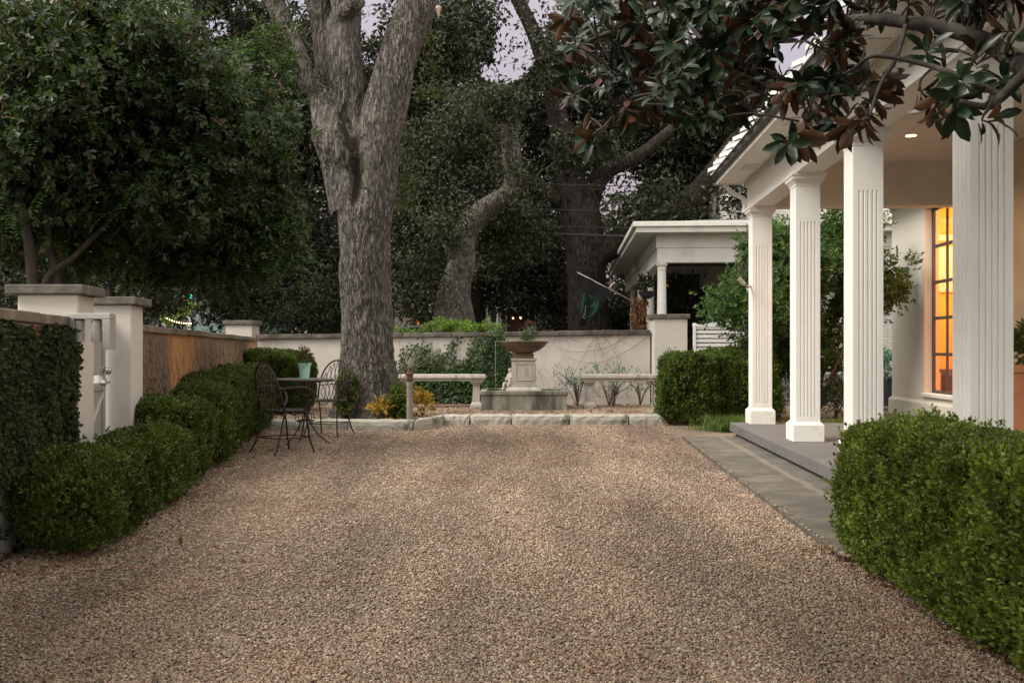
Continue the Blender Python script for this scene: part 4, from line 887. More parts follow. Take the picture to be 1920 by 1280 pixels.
# crape myrtles: multi-stem, each its own thing
def myrtle(label, stems, blobs, ncl, per, seed):
    r_ = random.Random(seed); base = at(stems[0][0][0],700,stems[0][0][2]); base = (base[0],base[1],0); t = thing('crape_myrtle', label, 'tree', base, 0, 'multi stemmed crape myrtles behind the left wall')
    m = MB()
    for s_ in stems:
        pts, rad = pxpath(s_); m.tube(smoothpath(pts), smoothr(rad, len(pts)), 8)
    m.build('trunk', BARK4, t, smooth=True)
    c_, q, out = crownpts(blobs, int(ncl*.8), per//8, .38, shell=.6, flat=.6)
    D = unit(rnd_dir(len(q))+np.array([.15,-.35,-.25])); p2, dd, nn, LL = shoots(q, D, 8, .036, .068, 1.0)
    nn = unit(nn*.5+np.array([0,-.3,.8])+rnd_dir(len(nn))*.3)
    link('crown', leafmesh('crown', p2, dd, nn, LL, LL*.52, MYRTLE, T6, org=base), t)
    # long drooping fronds with paired leaves on the outside of the crown
    ps, ds, ns, ls = [], [], [], []
    for b in blobs:
        for _ in range(int(26*b[6])):
            a = RNG.normal(size=3); a[1] = -abs(a[1])-.3; a /= np.linalg.norm(a); p0 = np.array(b[:3])+a*np.array([b[3],b[4]*.9,b[5]])*RNG.uniform(.75,1.05)
            if not gapmask(p0[None])[0]: continue
            d = np.array([RNG.normal()*.7,-.4,-.15]); d /= np.linalg.norm(d); pth = [p0.copy()]; side = np.cross(d,[0,0,1]); side /= np.linalg.norm(side); k = RNG.integers(6,12)
            for i in range(k):
                d = d+np.array([0,0,-.11]); d /= np.linalg.norm(d); p0 = p0+d*.036; pth.append(p0.copy())
                for sg in (-1,1): ps.append(p0.copy()); ds.append(side*sg+d*.45+RNG.normal(size=3)*.12); ns.append(np.array([0,-.35,1])+RNG.normal(size=3)*.15); ls.append(.068*(1-.35*i/k)*RNG.uniform(.8,1.15)*b[1]/9)
    ls = np.array(ls); link('leafy_spray', leafmesh('leafy_spray', np.array(ps), np.array(ds), np.array(ns), ls, ls*.5, FROND, T6, org=base), t)
myrtle('crape myrtle with several dark stems above the nearer pillar', [[(70,700,8.2,13),(62,540,8.2,11),(50,430,8.2,9),(20,300,8.3,6),(10,200,8.3,4)],[(85,700,8.3,8),(105,540,8.3,7),(90,430,8.4,6),(120,300,8.5,5)],[(90,720,8.2,6),(80,540,8.2,6),(140,480,8.4,5),(200,420,8.6,4)]],
       [B(110,170,8.2,180,150,.8,1.2),B(60,340,8.4,110,110,.7,.8),B(50,445,8.9,120,55,.5,.7),B(190,450,9.3,90,50,.5,.7),B(240,60,8.5,130,90,.8)], 400, 150, 1)
myrtle('crape myrtle leaning over the gate in the middle of the left foliage', [[(125,720,9.2,10),(120,540,9.2,9),(112,420,9.2,8),(150,300,9.2,6),(190,180,9.2,5)],[(150,720,9.2,7),(150,530,9.2,6),(140,450,9.2,5),(190,340,9.3,4),(270,240,9.2,4),(330,220,9.1,3)],[(100,700,9.3,9),(98,520,9.3,8),(90,420,9.3,7),(60,350,9.3,5)]],
       [B(300,210,8.9,150,120,.8),B(190,300,9.2,140,110,.8,.7),B(400,240,9,110,130,.8),B(320,360,8.7,110,75,.6,1.1)], 420, 150, 2)
myrtle('slender crape myrtle whose leaves droop towards the tan wall', [[(205,720,10.2,9),(208,560,10.2,8),(212,450,10.2,7),(250,350,10.2,5),(330,260,10.2,4)],[(230,720,10.2,6),(238,540,10.2,5),(243,470,10.2,4),(300,390,10.2,4),(400,350,10,3)]],
       [B(470,270,10,75,130,.7,1.1),B(500,130,10.4,60,80,.6,.7),B(535,470,10,35,60,.4,.6),B(250,480,10.5,70,50,.5,.6),B(420,420,9.9,90,80,.6,1.1),B(500,400,10,45,80,.5,1.1),B(330,490,10.4,70,50,.5,.8),B(440,510,10.2,65,30,.5,.9),B(300,420,10.4,110,70,.6,.8)], 340, 140, 3)
# ================================================================== MAGNOLIA
def magnolia():
    base = (2.95,1.7,0); t = thing('magnolia_tree', 'magnolia with glossy leaves and brown undersides overhanging at top right, plus unseen foliage added to shade the foreground', 'tree', base)
    m = MB(); br = []
    def limb(pts, r, n=10):
        sp_ = smoothpath(pts, 6); m.tube(sp_, smoothr(r, len(pts), 6), n); br.extend(sp_)
    top = (2.8,1.9,2.6)
    limb([base,(2.9,1.75,1.2),top,(2.6,2.1,4.0),(2.3,2.2,5.6)],[.17,.15,.13,.1,.05],14)
    limb([top,at(2080,180,3.4),at(1930,130,4.2),at(1830,70,4.6),at(1700,42,4.9),at(1600,38,5.1),at(1500,60,5.2),at(1400,90,5.3)],[.07,.06,.05,.042,.036,.03,.024,.015])
    limb([(2.6,2.1,4.0),at(1700,-160,3.9),at(1560,-60,4.6),at(1420,-20,5.2),at(1280,30,5.6),at(1150,60,5.8),at(1080,90,5.8)],[.06,.05,.04,.034,.026,.018,.01])
    limb([at(1500,60,5.2),at(1380,100,5.3),at(1260,130,5.3),at(1180,190,5.2),at(1130,240,5.1)],[.02,.018,.014,.01,.006])
    limb([at(1930,130,4.2),at(1880,180,4.1),at(1850,200,4.0),at(1800,190,4.0)],[.03,.024,.018,.01])
    limb([at(1700,42,4.9),at(1760,80,4.8),at(1770,130,4.7),at(1760,170,4.6)],[.014,.012,.01,.007])
    limb([at(1880,180,4.1),at(1790,140,4.3),at(1730,120,4.5),at(1640,105,4.6),at(1600,130,4.7),at(1560,150,4.8)],[.016,.015,.013,.011,.009,.007])
    limb([at(1700,42,4.9),at(1680,110,4.7),at(1650,160,4.6),at(1630,220,4.5)],[.014,.012,.01,.006])
    limb([at(1600,38,5.1),at(1560,120,4.9),at(1530,170,4.8),at(1510,230,4.7)],[.014,.012,.01,.006])
    limb([at(1280,30,5.6),at(1340,110,5.4),at(1360,170,5.3)],[.014,.012,.008])
    ros = []   # centre, axis, scale
    def rp(px, py, d, s=1.0): ros.append((at(px,py,d), s))
    for a_ in [(1115,262,5.1,1.0),(1100,245,5.2,.9),(1495,262,4.55,1.05),(1478,270,4.5,.9),(1512,245,4.7,.9),(1600,235,4.5,1),(1625,215,4.6,.95),(1575,225,4.6,.9),(1640,185,4.7,1),(1755,195,4.3,1.05),(1740,180,4.5,.9),(1790,200,4.1,1.05),(1805,150,4.2,1),(1855,225,3.95,.9),
               (1660,150,4.8,.9),(1560,160,4.8,1),(1520,195,4.9,.9),(1740,95,4.7,1),(1830,110,4.4,1),(1890,60,4.2,1),(1880,150,4.3,.9)]: rp(*a_)
    def fill(n, x0, x1, y0, y1, d0, d1):
        for _ in range(n): rp(random.uniform(x0,x1), random.uniform(y0,y1), random.uniform(d0,d1), random.uniform(.8,1.1))
    fill(56,1060,1240,-30,225,5.0,6.1); fill(80,1230,1440,-40,222,4.7,6.1); fill(24,1430,1600,-40,100,4.6,5.8); fill(10,1590,1740,-60,35,4.6,5.6); fill(16,1740,1930,-60,30,4.3,5.2)
    fill(8,1450,1620,130,180,4.6,5.1)
    for _ in range(1500):  # unseen foliage added over and behind the camera to shade the foreground
        ros.append(((random.uniform(-4.6,3.6),random.uniform(-4.4,3.3),random.uniform(3.6,5.6)), 1.2))
    for _ in range(550):  # lower unseen layer, added to darken the nearest gravel further
        ros.append(((random.uniform(-3.6,2.4),random.uniform(-2.4,3.1),random.uniform(2.75,3.6)), 1.2))
    pts = np.array([r[0] for r in ros]); px, py = proj(pts)
    ok = [(i < 21) or (not (py[i] > -15 and pts[i][1] < 3.9)) for i in range(len(ros))]
    ros = [r for r, k in zip(ros, ok) if k]
    brv = np.array([tuple(b_) for b_ in br]); Ps, Ds, Ns, Ls = [], [], [], []
    for c, s_ in ros:
        c = np.array(c); i = np.argmin(((brv-c)**2).sum(1)); b_ = brv[i]; ax = c-b_; dl = np.linalg.norm(ax)
        ax = ax/max(dl,1e-3)*.5+np.array([0,-.15,-.12])+RNG.normal(size=3)*.35; ax /= np.linalg.norm(ax)
        if dl < 1.6:
            mid = (c+b_)/2+np.array([random.gauss(0,.04),random.gauss(0,.04),random.uniform(-.02,.08)]); (c[2] < 3.5 or c[1] > 4.2 or dl < .6) and m.tube(smoothpath([tuple(b_),tuple(mid),tuple(c-ax*.03),tuple(c+ax*.05)],3),[.007,.007,.006,.006,.006,.005,.005,.005,.005,.004],5)
        k = random.randint(9,14); u = np.cross(ax, [0.3,.2,1]); u /= np.linalg.norm(u); v = np.cross(ax, u)
        for j in range(k):
            a = j*2.4+random.uniform(-.2,.2); f = j/k; o_ = u*math.cos(a)+v*math.sin(a); d_ = o_*(1.05-.55*f)+ax*(.15+.75*f)+np.array([0,0,-.22]); d_ /= np.linalg.norm(d_)
            Ps.append(c-ax*.06*(1-f)+o_*.008+ax*.04*f); Ds.append(d_); Ns.append(ax*(1)+np.array([0,0,.35])+RNG.normal(size=3)*.25); Ls.append(.138*s_*random.uniform(.75,1.15))
    m.build('trunk', MAGBARK, t, smooth=True)
    Ls = np.array(Ls); link('crown', leafmesh('crown', np.array(Ps), np.array(Ds), np.array(Ns), Ls, Ls*RNG.uniform(.34,.44,len(Ls)), MAG, TM, smooth=True, org=base), t)
magnolia()
# ================================================================== PORCH (frame 1: t right, s along)
ZS = .17; ZB = 2.88; TC = 2.33; CW = .24
# walkway
wmt, n, b, o = nodes('stained concrete walk'); co = coords(n)
sx_ = n.nodes.new('ShaderNodeSeparateXYZ'); n.links.new(co, sx_.inputs[0])
base_ = ramp(n, tex(n, coords(n,(1,1.5,1)), 1.9, 10, .72), [(.32,(.06,.054,.043)),(.5,(.11,.10,.08)),(.68,(.21,.185,.145))])
ab = n.nodes.new('ShaderNodeMath'); ab.operation = 'ABSOLUTE'; sb2 = n.nodes.new('ShaderNodeMath'); sb2.operation = 'ADD'; sb2.inputs[1].default_value = -.46
nzz = n.nodes.new('ShaderNodeMath'); nzz.operation = 'MULTIPLY_ADD'; nzz.inputs[1].default_value = .12; n.links.new(tex(n, co, 3, 5), nzz.inputs[0]); nzz.inputs[2].default_value = -.06
ad = n.nodes.new('ShaderNodeMath'); n.links.new(sx_.outputs[0], sb2.inputs[0]); n.links.new(sb2.outputs[0], ad.inputs[0]); n.links.new(nzz.outputs[0], ad.inputs[1]); n.links.new(ad.outputs[0], ab.inputs[0])
st = ramp(n, ab.outputs[0], [(.0,(.8,)*3),(.05,(0,)*3)]); n.links.new(mix(n, st, base_, (.24,.21,.16)), b.inputs['Base Color']); b.inputs['Roughness'].default_value = .8; bump(n, b, tex(n, co, 70, 4), .35, .003)
m = MB(); m.box(1.44,2.18,4.75,11.15,-.01,.03); o = m.build('walkway', wmt, None, (1.44,4.75,0), 1, bevel=.006); tag(o, kind='structure')
m = MB(); m.box(2.10,5.0,3.0,11.62,ZS-.115,ZS); o = m.build('porch_floor', CONC, None, (2.1,3,0), 1, bevel=.012); tag(o, 'grey concrete porch slab under the white columns', 'porch floor')
m = MB(); m.box(2.17,4.99,3.05,11.55,-.01,ZS-.116); o = m.build('porch_footing', CONC_RISER, None, (2.17,3,0), 1); tag(o, 'rough recessed footing under the porch slab edge', 'footing')
def column(s0, label):
    t = thing('porch_column', label, 'column', (TC+CW/2,s0+CW/2,ZS), 1, 'square fluted porch columns')
    x0, x1, y0, y1 = TC, TC+CW, s0, s0+CW
    bh = .17 if s0 > 9 else .17
    m = MB(); m.box(x0-.035,x1+.035,y0-.035,y1+.035,ZS,ZS+bh); m.hexa([(x0-.03,y0-.03,ZS+bh),(x1+.03,y0-.03,ZS+bh),(x1+.03,y1+.03,ZS+bh),(x0-.03,y1+.03,ZS+bh)],[(x0-.004,y0-.004,ZS+bh+.03),(x1+.004,y0-.004,ZS+bh+.03),(x1+.004,y1+.004,ZS+bh+.03),(x0-.004,y1+.004,ZS+bh+.03)])
    m.build('column_base', BASEW, t, bevel=.005)
    # shaft with modelled flutes: cross-section polygon with grooves between zf0 and zf1
    def section(g):
        pts = []; w_ = CW; nf = 5; fw = .016; gap = (w_-2*.05)/(nf-1)
        def side(ax):
            out = [];
            for k in range(nf):
                c = .05+gap*k
                out += [(c-fw/2,0),(c-fw/4,g),(c+fw/4,g),(c+fw/2,0)]
            return out
        for (ox, oy, dx, dy, nx_, ny_) in ((x0,y0,1,0,0,1),(x1,y0,0,1,-1,0),(x1,y1,-1,0,0,-1),(x0,y1,0,-1,1,0)):
            pts.append((ox,oy))
            for a_, b_ in side(0): pts.append((ox+dx*a_+nx_*b_, oy+dy*a_+ny_*b_))
        return pts
    zf0, zf1 = ZS+bh+.09, ZB-.50; zz = [(ZS+bh+.03,0),(zf0-.012,0),(zf0,.011),(zf1,.011),(zf1+.012,0),(ZB-.13,0)]
    vs = []; 
    for z, g_ in zz: vs += [(x,y,z) for x,y in section(g_)]
    k = len(section(0)); fs = []
    for i in range(len(zz)-1):
        for j in range(k): fs.append((i*k+j,i*k+(j+1)%k,(i+1)*k+(j+1)%k,(i+1)*k+j))
    MB().add(vs, fs).build('column_shaft', WHITE, t)
    m = MB()
    def sqr(o0, o1, z0, z1): m.hexa([(x0-o0,y0-o0,z0),(x1+o0,y0-o0,z0),(x1+o0,y1+o0,z0),(x0-o0,y1+o0,z0)],[(x0-o1,y0-o1,z1),(x1+o1,y0-o1,z1),(x1+o1,y1+o1,z1),(x0-o1,y1+o1,z1)])
    sqr(.004,.008,ZB-.13,ZB-.1); sqr(.010,.035,ZB-.0995,ZB-.065); sqr(.04,.045,ZB-.0645,ZB-.03); sqr(.052,.055,ZB-.0295,ZB-.002)
    m.build('column_capital', WHITE, t, bevel=.003)
column(5.31,'nearest and widest porch column in front of the window'); column(7.42,'second porch column from the camera rising out of the hedge'); column(9.22,'third porch column with its base on the slab edge'); column(11.33,'farthest porch column with the spotlight on it')
# roof structure
pr = thing('porch_roof', 'white porch roof with deep eaves dark gutter and metal ribs', 'porch roof', (TC,7,ZB), 1)
S0, S1 = 2.6, 11.62
m = MB(); m.box(TC-.01,TC+CW+.01,S0,S1,ZB,3.16); m.box(TC-.022,TC+CW,S0,S1+.012,3.1605,3.236); m.build('edge_beam', WHITE, pr, bevel=.004)
m = MB(); m.box(TC+CW+.012,7.0,11.36,11.60,ZB+.002,3.5); m.build('end_beam', CEIL, pr, bevel=.004)
m = MB(); s_ = S0
while s_ < S1-.03: m.box(TC-.05,TC-.0225,s_,s_+.028,3.165,3.225); s_ += .052
m.build('dentil_trim', WHITE2, pr)
m = MB(); m.box(1.97,TC+CW+.05,S0,11.70,3.24,3.262); m.build('soffit', WHITE, pr)
m = MB(); s_ = 4.2
while s_ < 11.6:
    m.box(2.08,2.24,s_,s_+.3,3.232,3.2395); s_ += 2.1
m.build('soffit_vent', WHITE2, pr)
m = MB(); m.box(1.945,1.9695,S0,11.72,3.225,3.335); m.box(1.97,7.0,11.7005,11.725,3.225,3.335); m.build('fascia', WHITE, pr, bevel=.003)
m = MB(); m.box(1.90,1.9445,S0,11.74,3.275,3.352); m.build('gutter', DARKM, pr, bevel=.006)
m = MB(); 
m.hexa([(1.88,S0,3.353),(7.0,S0,5.6),(7.0,11.76,5.6),(1.88,11.76,3.353)],[(1.88,S0,3.366),(7.0,S0,5.615),(7.0,11.76,5.615),(1.88,11.76,3.366)]); 
m.build('roof_sheet', WHITE2, pr)
m = MB(); s_ = S0
while s_ < 11.7:
    m.hexa([(1.80,s_,3.335),(7.0,s_,5.617),(7.0,s_+.06,5.617),(1.80,s_+.06,3.335)],[(1.80,s_+.012,3.38),(7.0,s_+.012,5.66),(7.0,s_+.048,5.66),(1.80,s_+.048,3.38)]); s_ += .42
m.build('roof_rib', WHITE2, pr)
m = MB(); m.box(TC+CW+.011,5.0,S0,11.359,3.42,3.45); m.build('ceiling', CEIL, pr)
# downspout at far corner
m = MB(); m.tube(smoothpath([P(1.99,11.7,3.3),P(2.15,11.72,3.12),P(2.29,11.66,3.02),P(2.29,11.66,2.85)],4),.03,8)
o = m.build('downpipe', WHITE2); tag(o, 'short white downpipe at the far corner of the porch eave', 'downpipe')
# ceiling light
cc = at(1708,255,2.31*F/400); cl = thing('ceiling_light', 'glowing round recessed light in the porch ceiling', 'light', (cc[0],cc[1],3.42))
MB().lathe([(.055,3.412),(.072,3.409),(.08,3.412),(.08,3.4195),(.055,3.4195)],(cc[0],cc[1],0),28).build('trim_ring', WHITE, cl, smooth=False)
MB().lathe([(.0,3.4105),(.053,3.4105),(.053,3.416),(0,3.416)],(cc[0],cc[1],0),28).build('lamp_lens', emit('warm lamp', (1,.62,.25), 6), cl)
ld = bpy.data.lights.new('ceiling lamp','SPOT'); ld.energy = 34; ld.color = (1,.62,.32); ld.spot_size = R(150); ld.spot_blend = .8; ld.shadow_soft_size = .05; lo_ = bpy.data.objects.new('ceiling_lamp', ld); C.objects.link(lo_); lo_.location = (cc[0],cc[1],3.39)
# spotlight on far column
c = at(1402,530,11.2); t = thing('spotlight', 'grey spotlight on the left side of the farthest column', 'spotlight', c)
m = MB(); m.tube([at(1385,522,11.1),at(1396,533,11.1)],.028,14); m.build('lamp_head', ALU, t)
m = MB(); m.tube([at(1395,532,11.1),at(1402,538,11.15),at(1408,536,11.3)],.016,8); m.tube([at(1404,540,11.42),at(1409,540,11.45)],.04,12); m.build('lamp_mount', ALU, t)
# ================================================================== HOUSE
hs = thing('house', 'off white house wall with lit steel window beyond the porch', 'house', (5.6,13,0), 1)
W0, W1, SZ0, SZ1 = 12.35, 14.35, .42, 3.30; HT = 5.60
m = MB(); m.box(HT,HT+.22,11.62,W0,0,3.62); m.box(HT,HT+.22,W1,15.75,0,3.62); m.box(HT,HT+.22,W0,W1,0,SZ0-.0); m.box(HT,HT+.22,W0,W1,SZ1,3.62); m.box(HT+.22,9.5,15.5,15.75,0,3.62)
m.build('window_wall', WALLP, hs)
m = MB(); m.box(HT-.045,HT-.0005,11.62,15.79,0,.26); m.hexa([(HT-.045,11.62,.26),(HT-.0005,11.62,.26),(HT-.0005,15.79,.26),(HT-.045,15.79,.26)],[(HT-.012,11.62,.30),(HT-.0005,11.62,.30),(HT-.0005,15.76,.30),(HT-.012,15.76,.30)]); m.build('plinth', WALLP, hs)
m = MB(); m.box(HT-.4,9.5,11.73,16.1,3.621,3.66); m.box(HT-.42,HT-.4,11.73,16.1,3.58,3.75); m.build('eave', WHITE2, hs)
m = MB(); s_ = 11.75
while s_ < 15.75: m.box(HT-.05,HT-.001,s_,s_+.06,3.50,3.60); s_ += .11
m.box(HT-.03,HT-.0005,11.7,15.76,3.44,3.498); m.build('dentil_trim', WHITE2, hs)
m = MB(); m.box(5.0,5.2,2.5,11.36,.0,3.45); m.box(5.201,HT-.001,11.2,11.4,0,3.45); m.build('porch_wall', surf('cream wall', (.62,.52,.38), None, None, 2, rough=.8), hs)
# window
wf = MB(); xx = HT+.13; wf.box(xx-.02,xx+.02,W0,W0+.05,SZ0,SZ1); wf.box(xx-.02,xx+.02,W1-.05,W1,SZ0,SZ1); wf.box(xx-.019,xx+.019,W0+.05,W1-.05,SZ0,SZ0+.05); wf.box(xx-.019,xx+.019,W0+.05,W1-.05,SZ1-.05,SZ1)
nc, nr_ = 4, 5
for i in range(1,nc): y = W0+.05+(W1-W0-.1)*i/nc; wf.box(xx-.015,xx+.015,y-.018,y+.018,SZ0+.05,SZ1-.05)
for i in range(1,nr_): z = SZ0+.05+(SZ1-SZ0-.1)*i/nr_; wf.box(xx-.0175,xx+.0175,W0+.05,W1-.05,z-.024,z+.024)
wfo = wf.build('window_frame', surf('bronze steel frame', (.07,.065,.055), None, None, 8, rough=.5), hs, bevel=.002)
gm, gn, gb, go = nodes('window glass'); tr = gn.nodes.new('ShaderNodeBsdfTransparent'); gl = gn.nodes.new('ShaderNodeBsdfGlossy'); gl.inputs['Roughness'].default_value = .02
fr_ = gn.nodes.new('ShaderNodeFresnel'); fr_.inputs[0].default_value = 1.5; mm = gn.nodes.new('ShaderNodeMixShader'); mm.inputs[0].default_value = .14; gn.nodes.remove(fr_); gn.links.new(tr.outputs[0], mm.inputs[1]); gn.links.new(gl.outputs[0], mm.inputs[2]); gn.links.new(mm.outputs[0], go.inputs[0])
g_ = MB().box(xx-.003,xx+.003,W0+.02,W1-.02,SZ0+.02,SZ1-.02).build('pane', gm, wfo)
m = MB(); m.box(HT-.05,HT+.11,W0-.03,W1+.03,SZ0-.05,SZ0+.005); m.build('sill', WHITE, hs, bevel=.006)
# interior
RM = surf('orange room wall', (.90,.47,.07), (.85,.40,.05), None, 1, rough=.9); RW = surf('room white trim', (.8,.78,.72), None, None, 2)
m = MB(); m.box(HT+.25,HT+3.4,11.45,11.5,.1,3.55); m.box(HT+.25,HT+3.4,15.3,15.35,.1,3.55); m.box(HT+3.4,HT+3.45,11.45,15.35,.1,3.55); m.box(HT+.25,HT+3.4,11.5,15.3,.05,.1); m.build('room_wall', RM, hs)
m = MB(); m.box(HT+.25,HT+3.4,11.5,15.3,3.45,3.5); m.build('room_ceiling', RW, hs)
m = MB(); m.box(HT+.4,HT+1.2,15.24,15.298,2.05,2.8); m.box(HT+1.4,HT+1.5,15.2,15.298,.1,3.4); m.box(HT+.3,HT+3.3,15.22,15.298,2.9,3.0); m.box(HT+2.2,HT+2.9,15.24,15.298,.9,2.1); m.build('room_picture', RW, hs)
m = MB(); m.box(HT+.5,HT+1.9,14.7,15.15,.72,.78); m.box(HT+.55,HT+.62,14.75,15.1,.1,.719); m.box(HT+1.78,HT+1.85,14.75,15.1,.1,.719); m.build('room_table', surf('dark wood', (.09,.04,.02), None, None, 5), hs)
m = MB(); m.lathe([(.02,.0),(.07,.03),(.1,.2),(.07,.35),(.03,.42)], (HT+1.0,14.9,.78), 16); m.build('room_vase', RW, hs, smooth=True)
ld = bpy.data.lights.new('room lamp','POINT'); ld.energy = 100; ld.color = (1,.52,.2); ld.shadow_soft_size = .15; lo_ = bpy.data.objects.new('room_lamp', ld); C.objects.link(lo_); lo_.location = P(HT+1.6,13.9,2.7)
# planter on the porch
pt = (kx(1938,9.6),9.6,ZS)
t = thing('terracotta_planter', 'tall terracotta planter with boxwood at the porch wall', 'potted plant', pt)
m = MB(); m.lathe([(.20,0),(.22,.01),(.30,.68),(.325,.69),(.33,.755),(.31,.765),(.29,.75),(.28,.70),(0,.69)], pt, 40); m.build('pot', TERRA, t)
bushball(t, (pt[0],pt[1],pt[2]+.70), .24, 420, .034, HEDGE2, 8, flat=1.2)
# dark planter at the house corner
pt = at(1662,700,16.8); pt = (pt[0],pt[1],0.05)
t = thing('black_planter', 'dark tall planter with blue green plant at house corner', 'potted plant', pt)
m = MB(); m.lathe([(.16,0),(.19,.01),(.26,.50),(.27,.505),(.27,.53),(.25,.535),(.24,.5),(0,.49)], pt, 30); m.build('pot', BLACKP, t)
bushball(t, (pt[0],pt[1],pt[2]+.5), .26, 130, .07, TEALL, 6, flat=1.1)
# garden between porch and house
gb_ = MB(); gb_.add([P(2.3,11.63,.012),P(5.6,11.63,.012),P(5.6,17.5,.012),P(2.3,17.5,.012)],[(0,1,2,3)]); tag(gb_.build('side_bed', GRAVELB), kind='structure')
def laurel():
    base = P(4.0,14.6,0); t = thing('laurel_shrub', 'large loose mountain laurel behind the porch columns', 'shrub', base); m = MB()
    for i in range(9):
        a = i*.7+.3; r_ = random.uniform(.4,1.1); e = (base[0]+r_*math.cos(a)*1.1,base[1]+r_*.7*math.sin(a),random.uniform(1.3,2.2)); mid = (base[0]+.28*r_*math.cos(a),base[1]+.2*r_*math.sin(a),.55)
        p_ = smoothpath([base,mid,e],5); m.tube(p_,[.035*(1-.7*j/len(p_)) for j in range(len(p_))],7)
    m.build('trunk', surf('pale stem', (.22,.17,.13), (.14,.11,.085), None, 6, rough=.9), t, smooth=True)
    bl = [B(1480,500,13.9,90,75,.9,1.2),B(1560,470,14.2,95,80,.9,1.1),B(1620,560,14.2,60,60,.7,.9),B(1420,580,13.6,85,60,.8,1.1),B(1500,620,14.4,100,60,.9),B(1390,560,13.7,50,40,.5,.9),B(1680,530,14.0,38,35,.35,.9),B(1600,430,14.4,50,40,.5,.8),B(1560,680,14.6,60,30,.6,.6),B(1440,450,13.9,50,50,.5)]
    c_, q, out = crownpts(bl, 330, 24, .30, gaps=False, shell=.5); D = unit(out+np.array([0,-.2,.25])+RNG.normal(size=q.shape)*.3); p2, dd, nn, LL = shoots(q, D, 8, .03, .062, 1.0)
    link('crown', leafmesh('crown', p2, dd, nn, LL, LL*.45, LAUREL, T6, org=base), t)
laurel()
brush('garden_shrub', 'tangled green shrub low behind the first column', [B(1470,700,14.4,60,50,.4),B(1450,650,14.6,60,50,.4)], LAUREL, 60, 60, .25, .06, .03)
shrub('grey_shrub', 'grey green rounded shrub between second and third column', (kx(1568,14.2),14.2,0), .30, 420, .04, GREYL, 8, flat=1.2)
def grass(name, label, cx_, cy_, r, n, h, mat=GRASS):
    p = np.stack([RNG.normal(cx_,r,n),RNG.normal(cy_,r*.6,n),np.full(n,.0)],1); D = unit(rnd_dir(n)*.5+np.array([0,0,1])); L_ = h*RNG.uniform(.5,1.1,n)
    tag(link(name, leafmesh(name, p, D, rnd_dir(n), L_, .012, mat, T4)), label, 'grass', kind='stuff')
grass('grass_tuft', 'long green grass at the foot of the farthest column', kx(1382,11.7), 12.0, .16, 900, .26)
grass('grass_tuft', 'green grass strip seen between the second and third column', kx(1570,12.3), 12.3, .3, 1500, .16)
grass('grass_tuft', 'short grass growing below the window wall', kx(1690,12.6), 12.6, .35, 1300, .2)
grass('grass_tuft', 'weeds on the gravel near the trimmed hedge', kx(1345,12.2), 12.2, .2, 350, .1)
shrub('weed_plant', 'thin leafy weed in front of the plinth under the window', (kx(1745,12.2),12.2,0), .12, 24, .045, BRIGHT, 6, flat=1.5)
# ================================================================== NEIGHBOUR HOUSE AND PORCH
nb = thing('neighbour_house', 'white neighbouring house with round columned porch beyond the wall', 'house', (4,20,0), 1)
brk, n, b, o = nodes('white brick'); bt = n.nodes.new('ShaderNodeTexBrick'); bt.inputs['Scale'].default_value = 1; bt.inputs['Brick Width'].default_value = .21; bt.inputs['Row Height'].default_value = .075; bt.inputs['Mortar Size'].default_value = .006
bt.inputs['Color1'].default_value = (.68,.65,.58,1); bt.inputs['Color2'].default_value = (.60,.57,.50,1); bt.inputs['Mortar'].default_value = (.42,.40,.35,1)
tc = n.nodes.new('ShaderNodeTexCoord'); sp3 = n.nodes.new('ShaderNodeSeparateXYZ'); cb = n.nodes.new('ShaderNodeCombineXYZ'); n.links.new(tc.outputs['Object'], sp3.inputs[0]); n.links.new(sp3.outputs[0], cb.inputs[0]); n.links.new(sp3.outputs[2], cb.inputs[1]); n.links.new(cb.outputs[0], bt.inputs['Vector']); n.links.new(bt.outputs[0], b.inputs['Base Color']); b.inputs['Roughness'].default_value = .85; bump(n, b, bt.outputs['Fac'], -.5, .01)
m = MB(); m.box(4.45,14,24,24.3,0,6.4); m.box(4.45,4.7,24.31,30,0,6.4); m.build('brick_wall', brk, nb)
m = MB(); m.box(4.3,14,23.8,31,6.4,6.55); m.build('eave', WHITE2, nb)
TN = 2.06; sN = 19.9; zc = 3.0; TR = 7.2
m = MB(); m.box(TN-.05,TR,sN-.12,sN+.12,zc,zc+.32); m.box(TN-.05,TN+.2,sN+.121,30,zc,zc+.32); m.box(TN-.075,TR,sN-.145,sN+.1,zc+.3205,zc+.62); m.box(TN-.075,TN+.2,sN+.101,30,zc+.3205,zc+.62); m.build('porch_beam', WHITE2, nb, bevel=.006)
m = MB(); m.box(TN-.5,TR,sN-.55,30.3,zc+.621,zc+.66); m.build('soffit', WHITE2, nb)
m = MB(); m.box(TN-.55,TR,sN-.60,sN-.551,zc+.6,zc+.74); m.box(TN-.62,TR,sN-.67,sN-.60,zc+.72,zc+.83); m.box(TN-.55,TN-.501,sN-.55,30.4,zc+.6,zc+.74); m.box(TN-.62,TN-.551,sN-.599,30.4,zc+.72,zc+.83); m.build('gutter', WHITE2, nb, bevel=.012)
m = MB(); m.hexa([(TN-.60,sN-.6,zc+.80),(TR,sN-.6,zc+.8),(TR,30.4,zc+.80),(TN-.6,30.4,zc+.80)],[(TN+1.4,sN+1.4,zc+1.15),(TR,sN+1.4,zc+1.15),(TR,29,zc+1.15),(TN+1.4,29,zc+1.15)]); m.build('roof', surf('grey shingles', (.12,.12,.115), None, None, 9), nb)
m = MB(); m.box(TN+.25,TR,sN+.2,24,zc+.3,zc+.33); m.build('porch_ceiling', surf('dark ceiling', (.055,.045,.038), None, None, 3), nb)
m = MB(); m.box(TN-.2,TR,sN-.2,30,0,.45); m.build('porch_floor', CONC, nb)
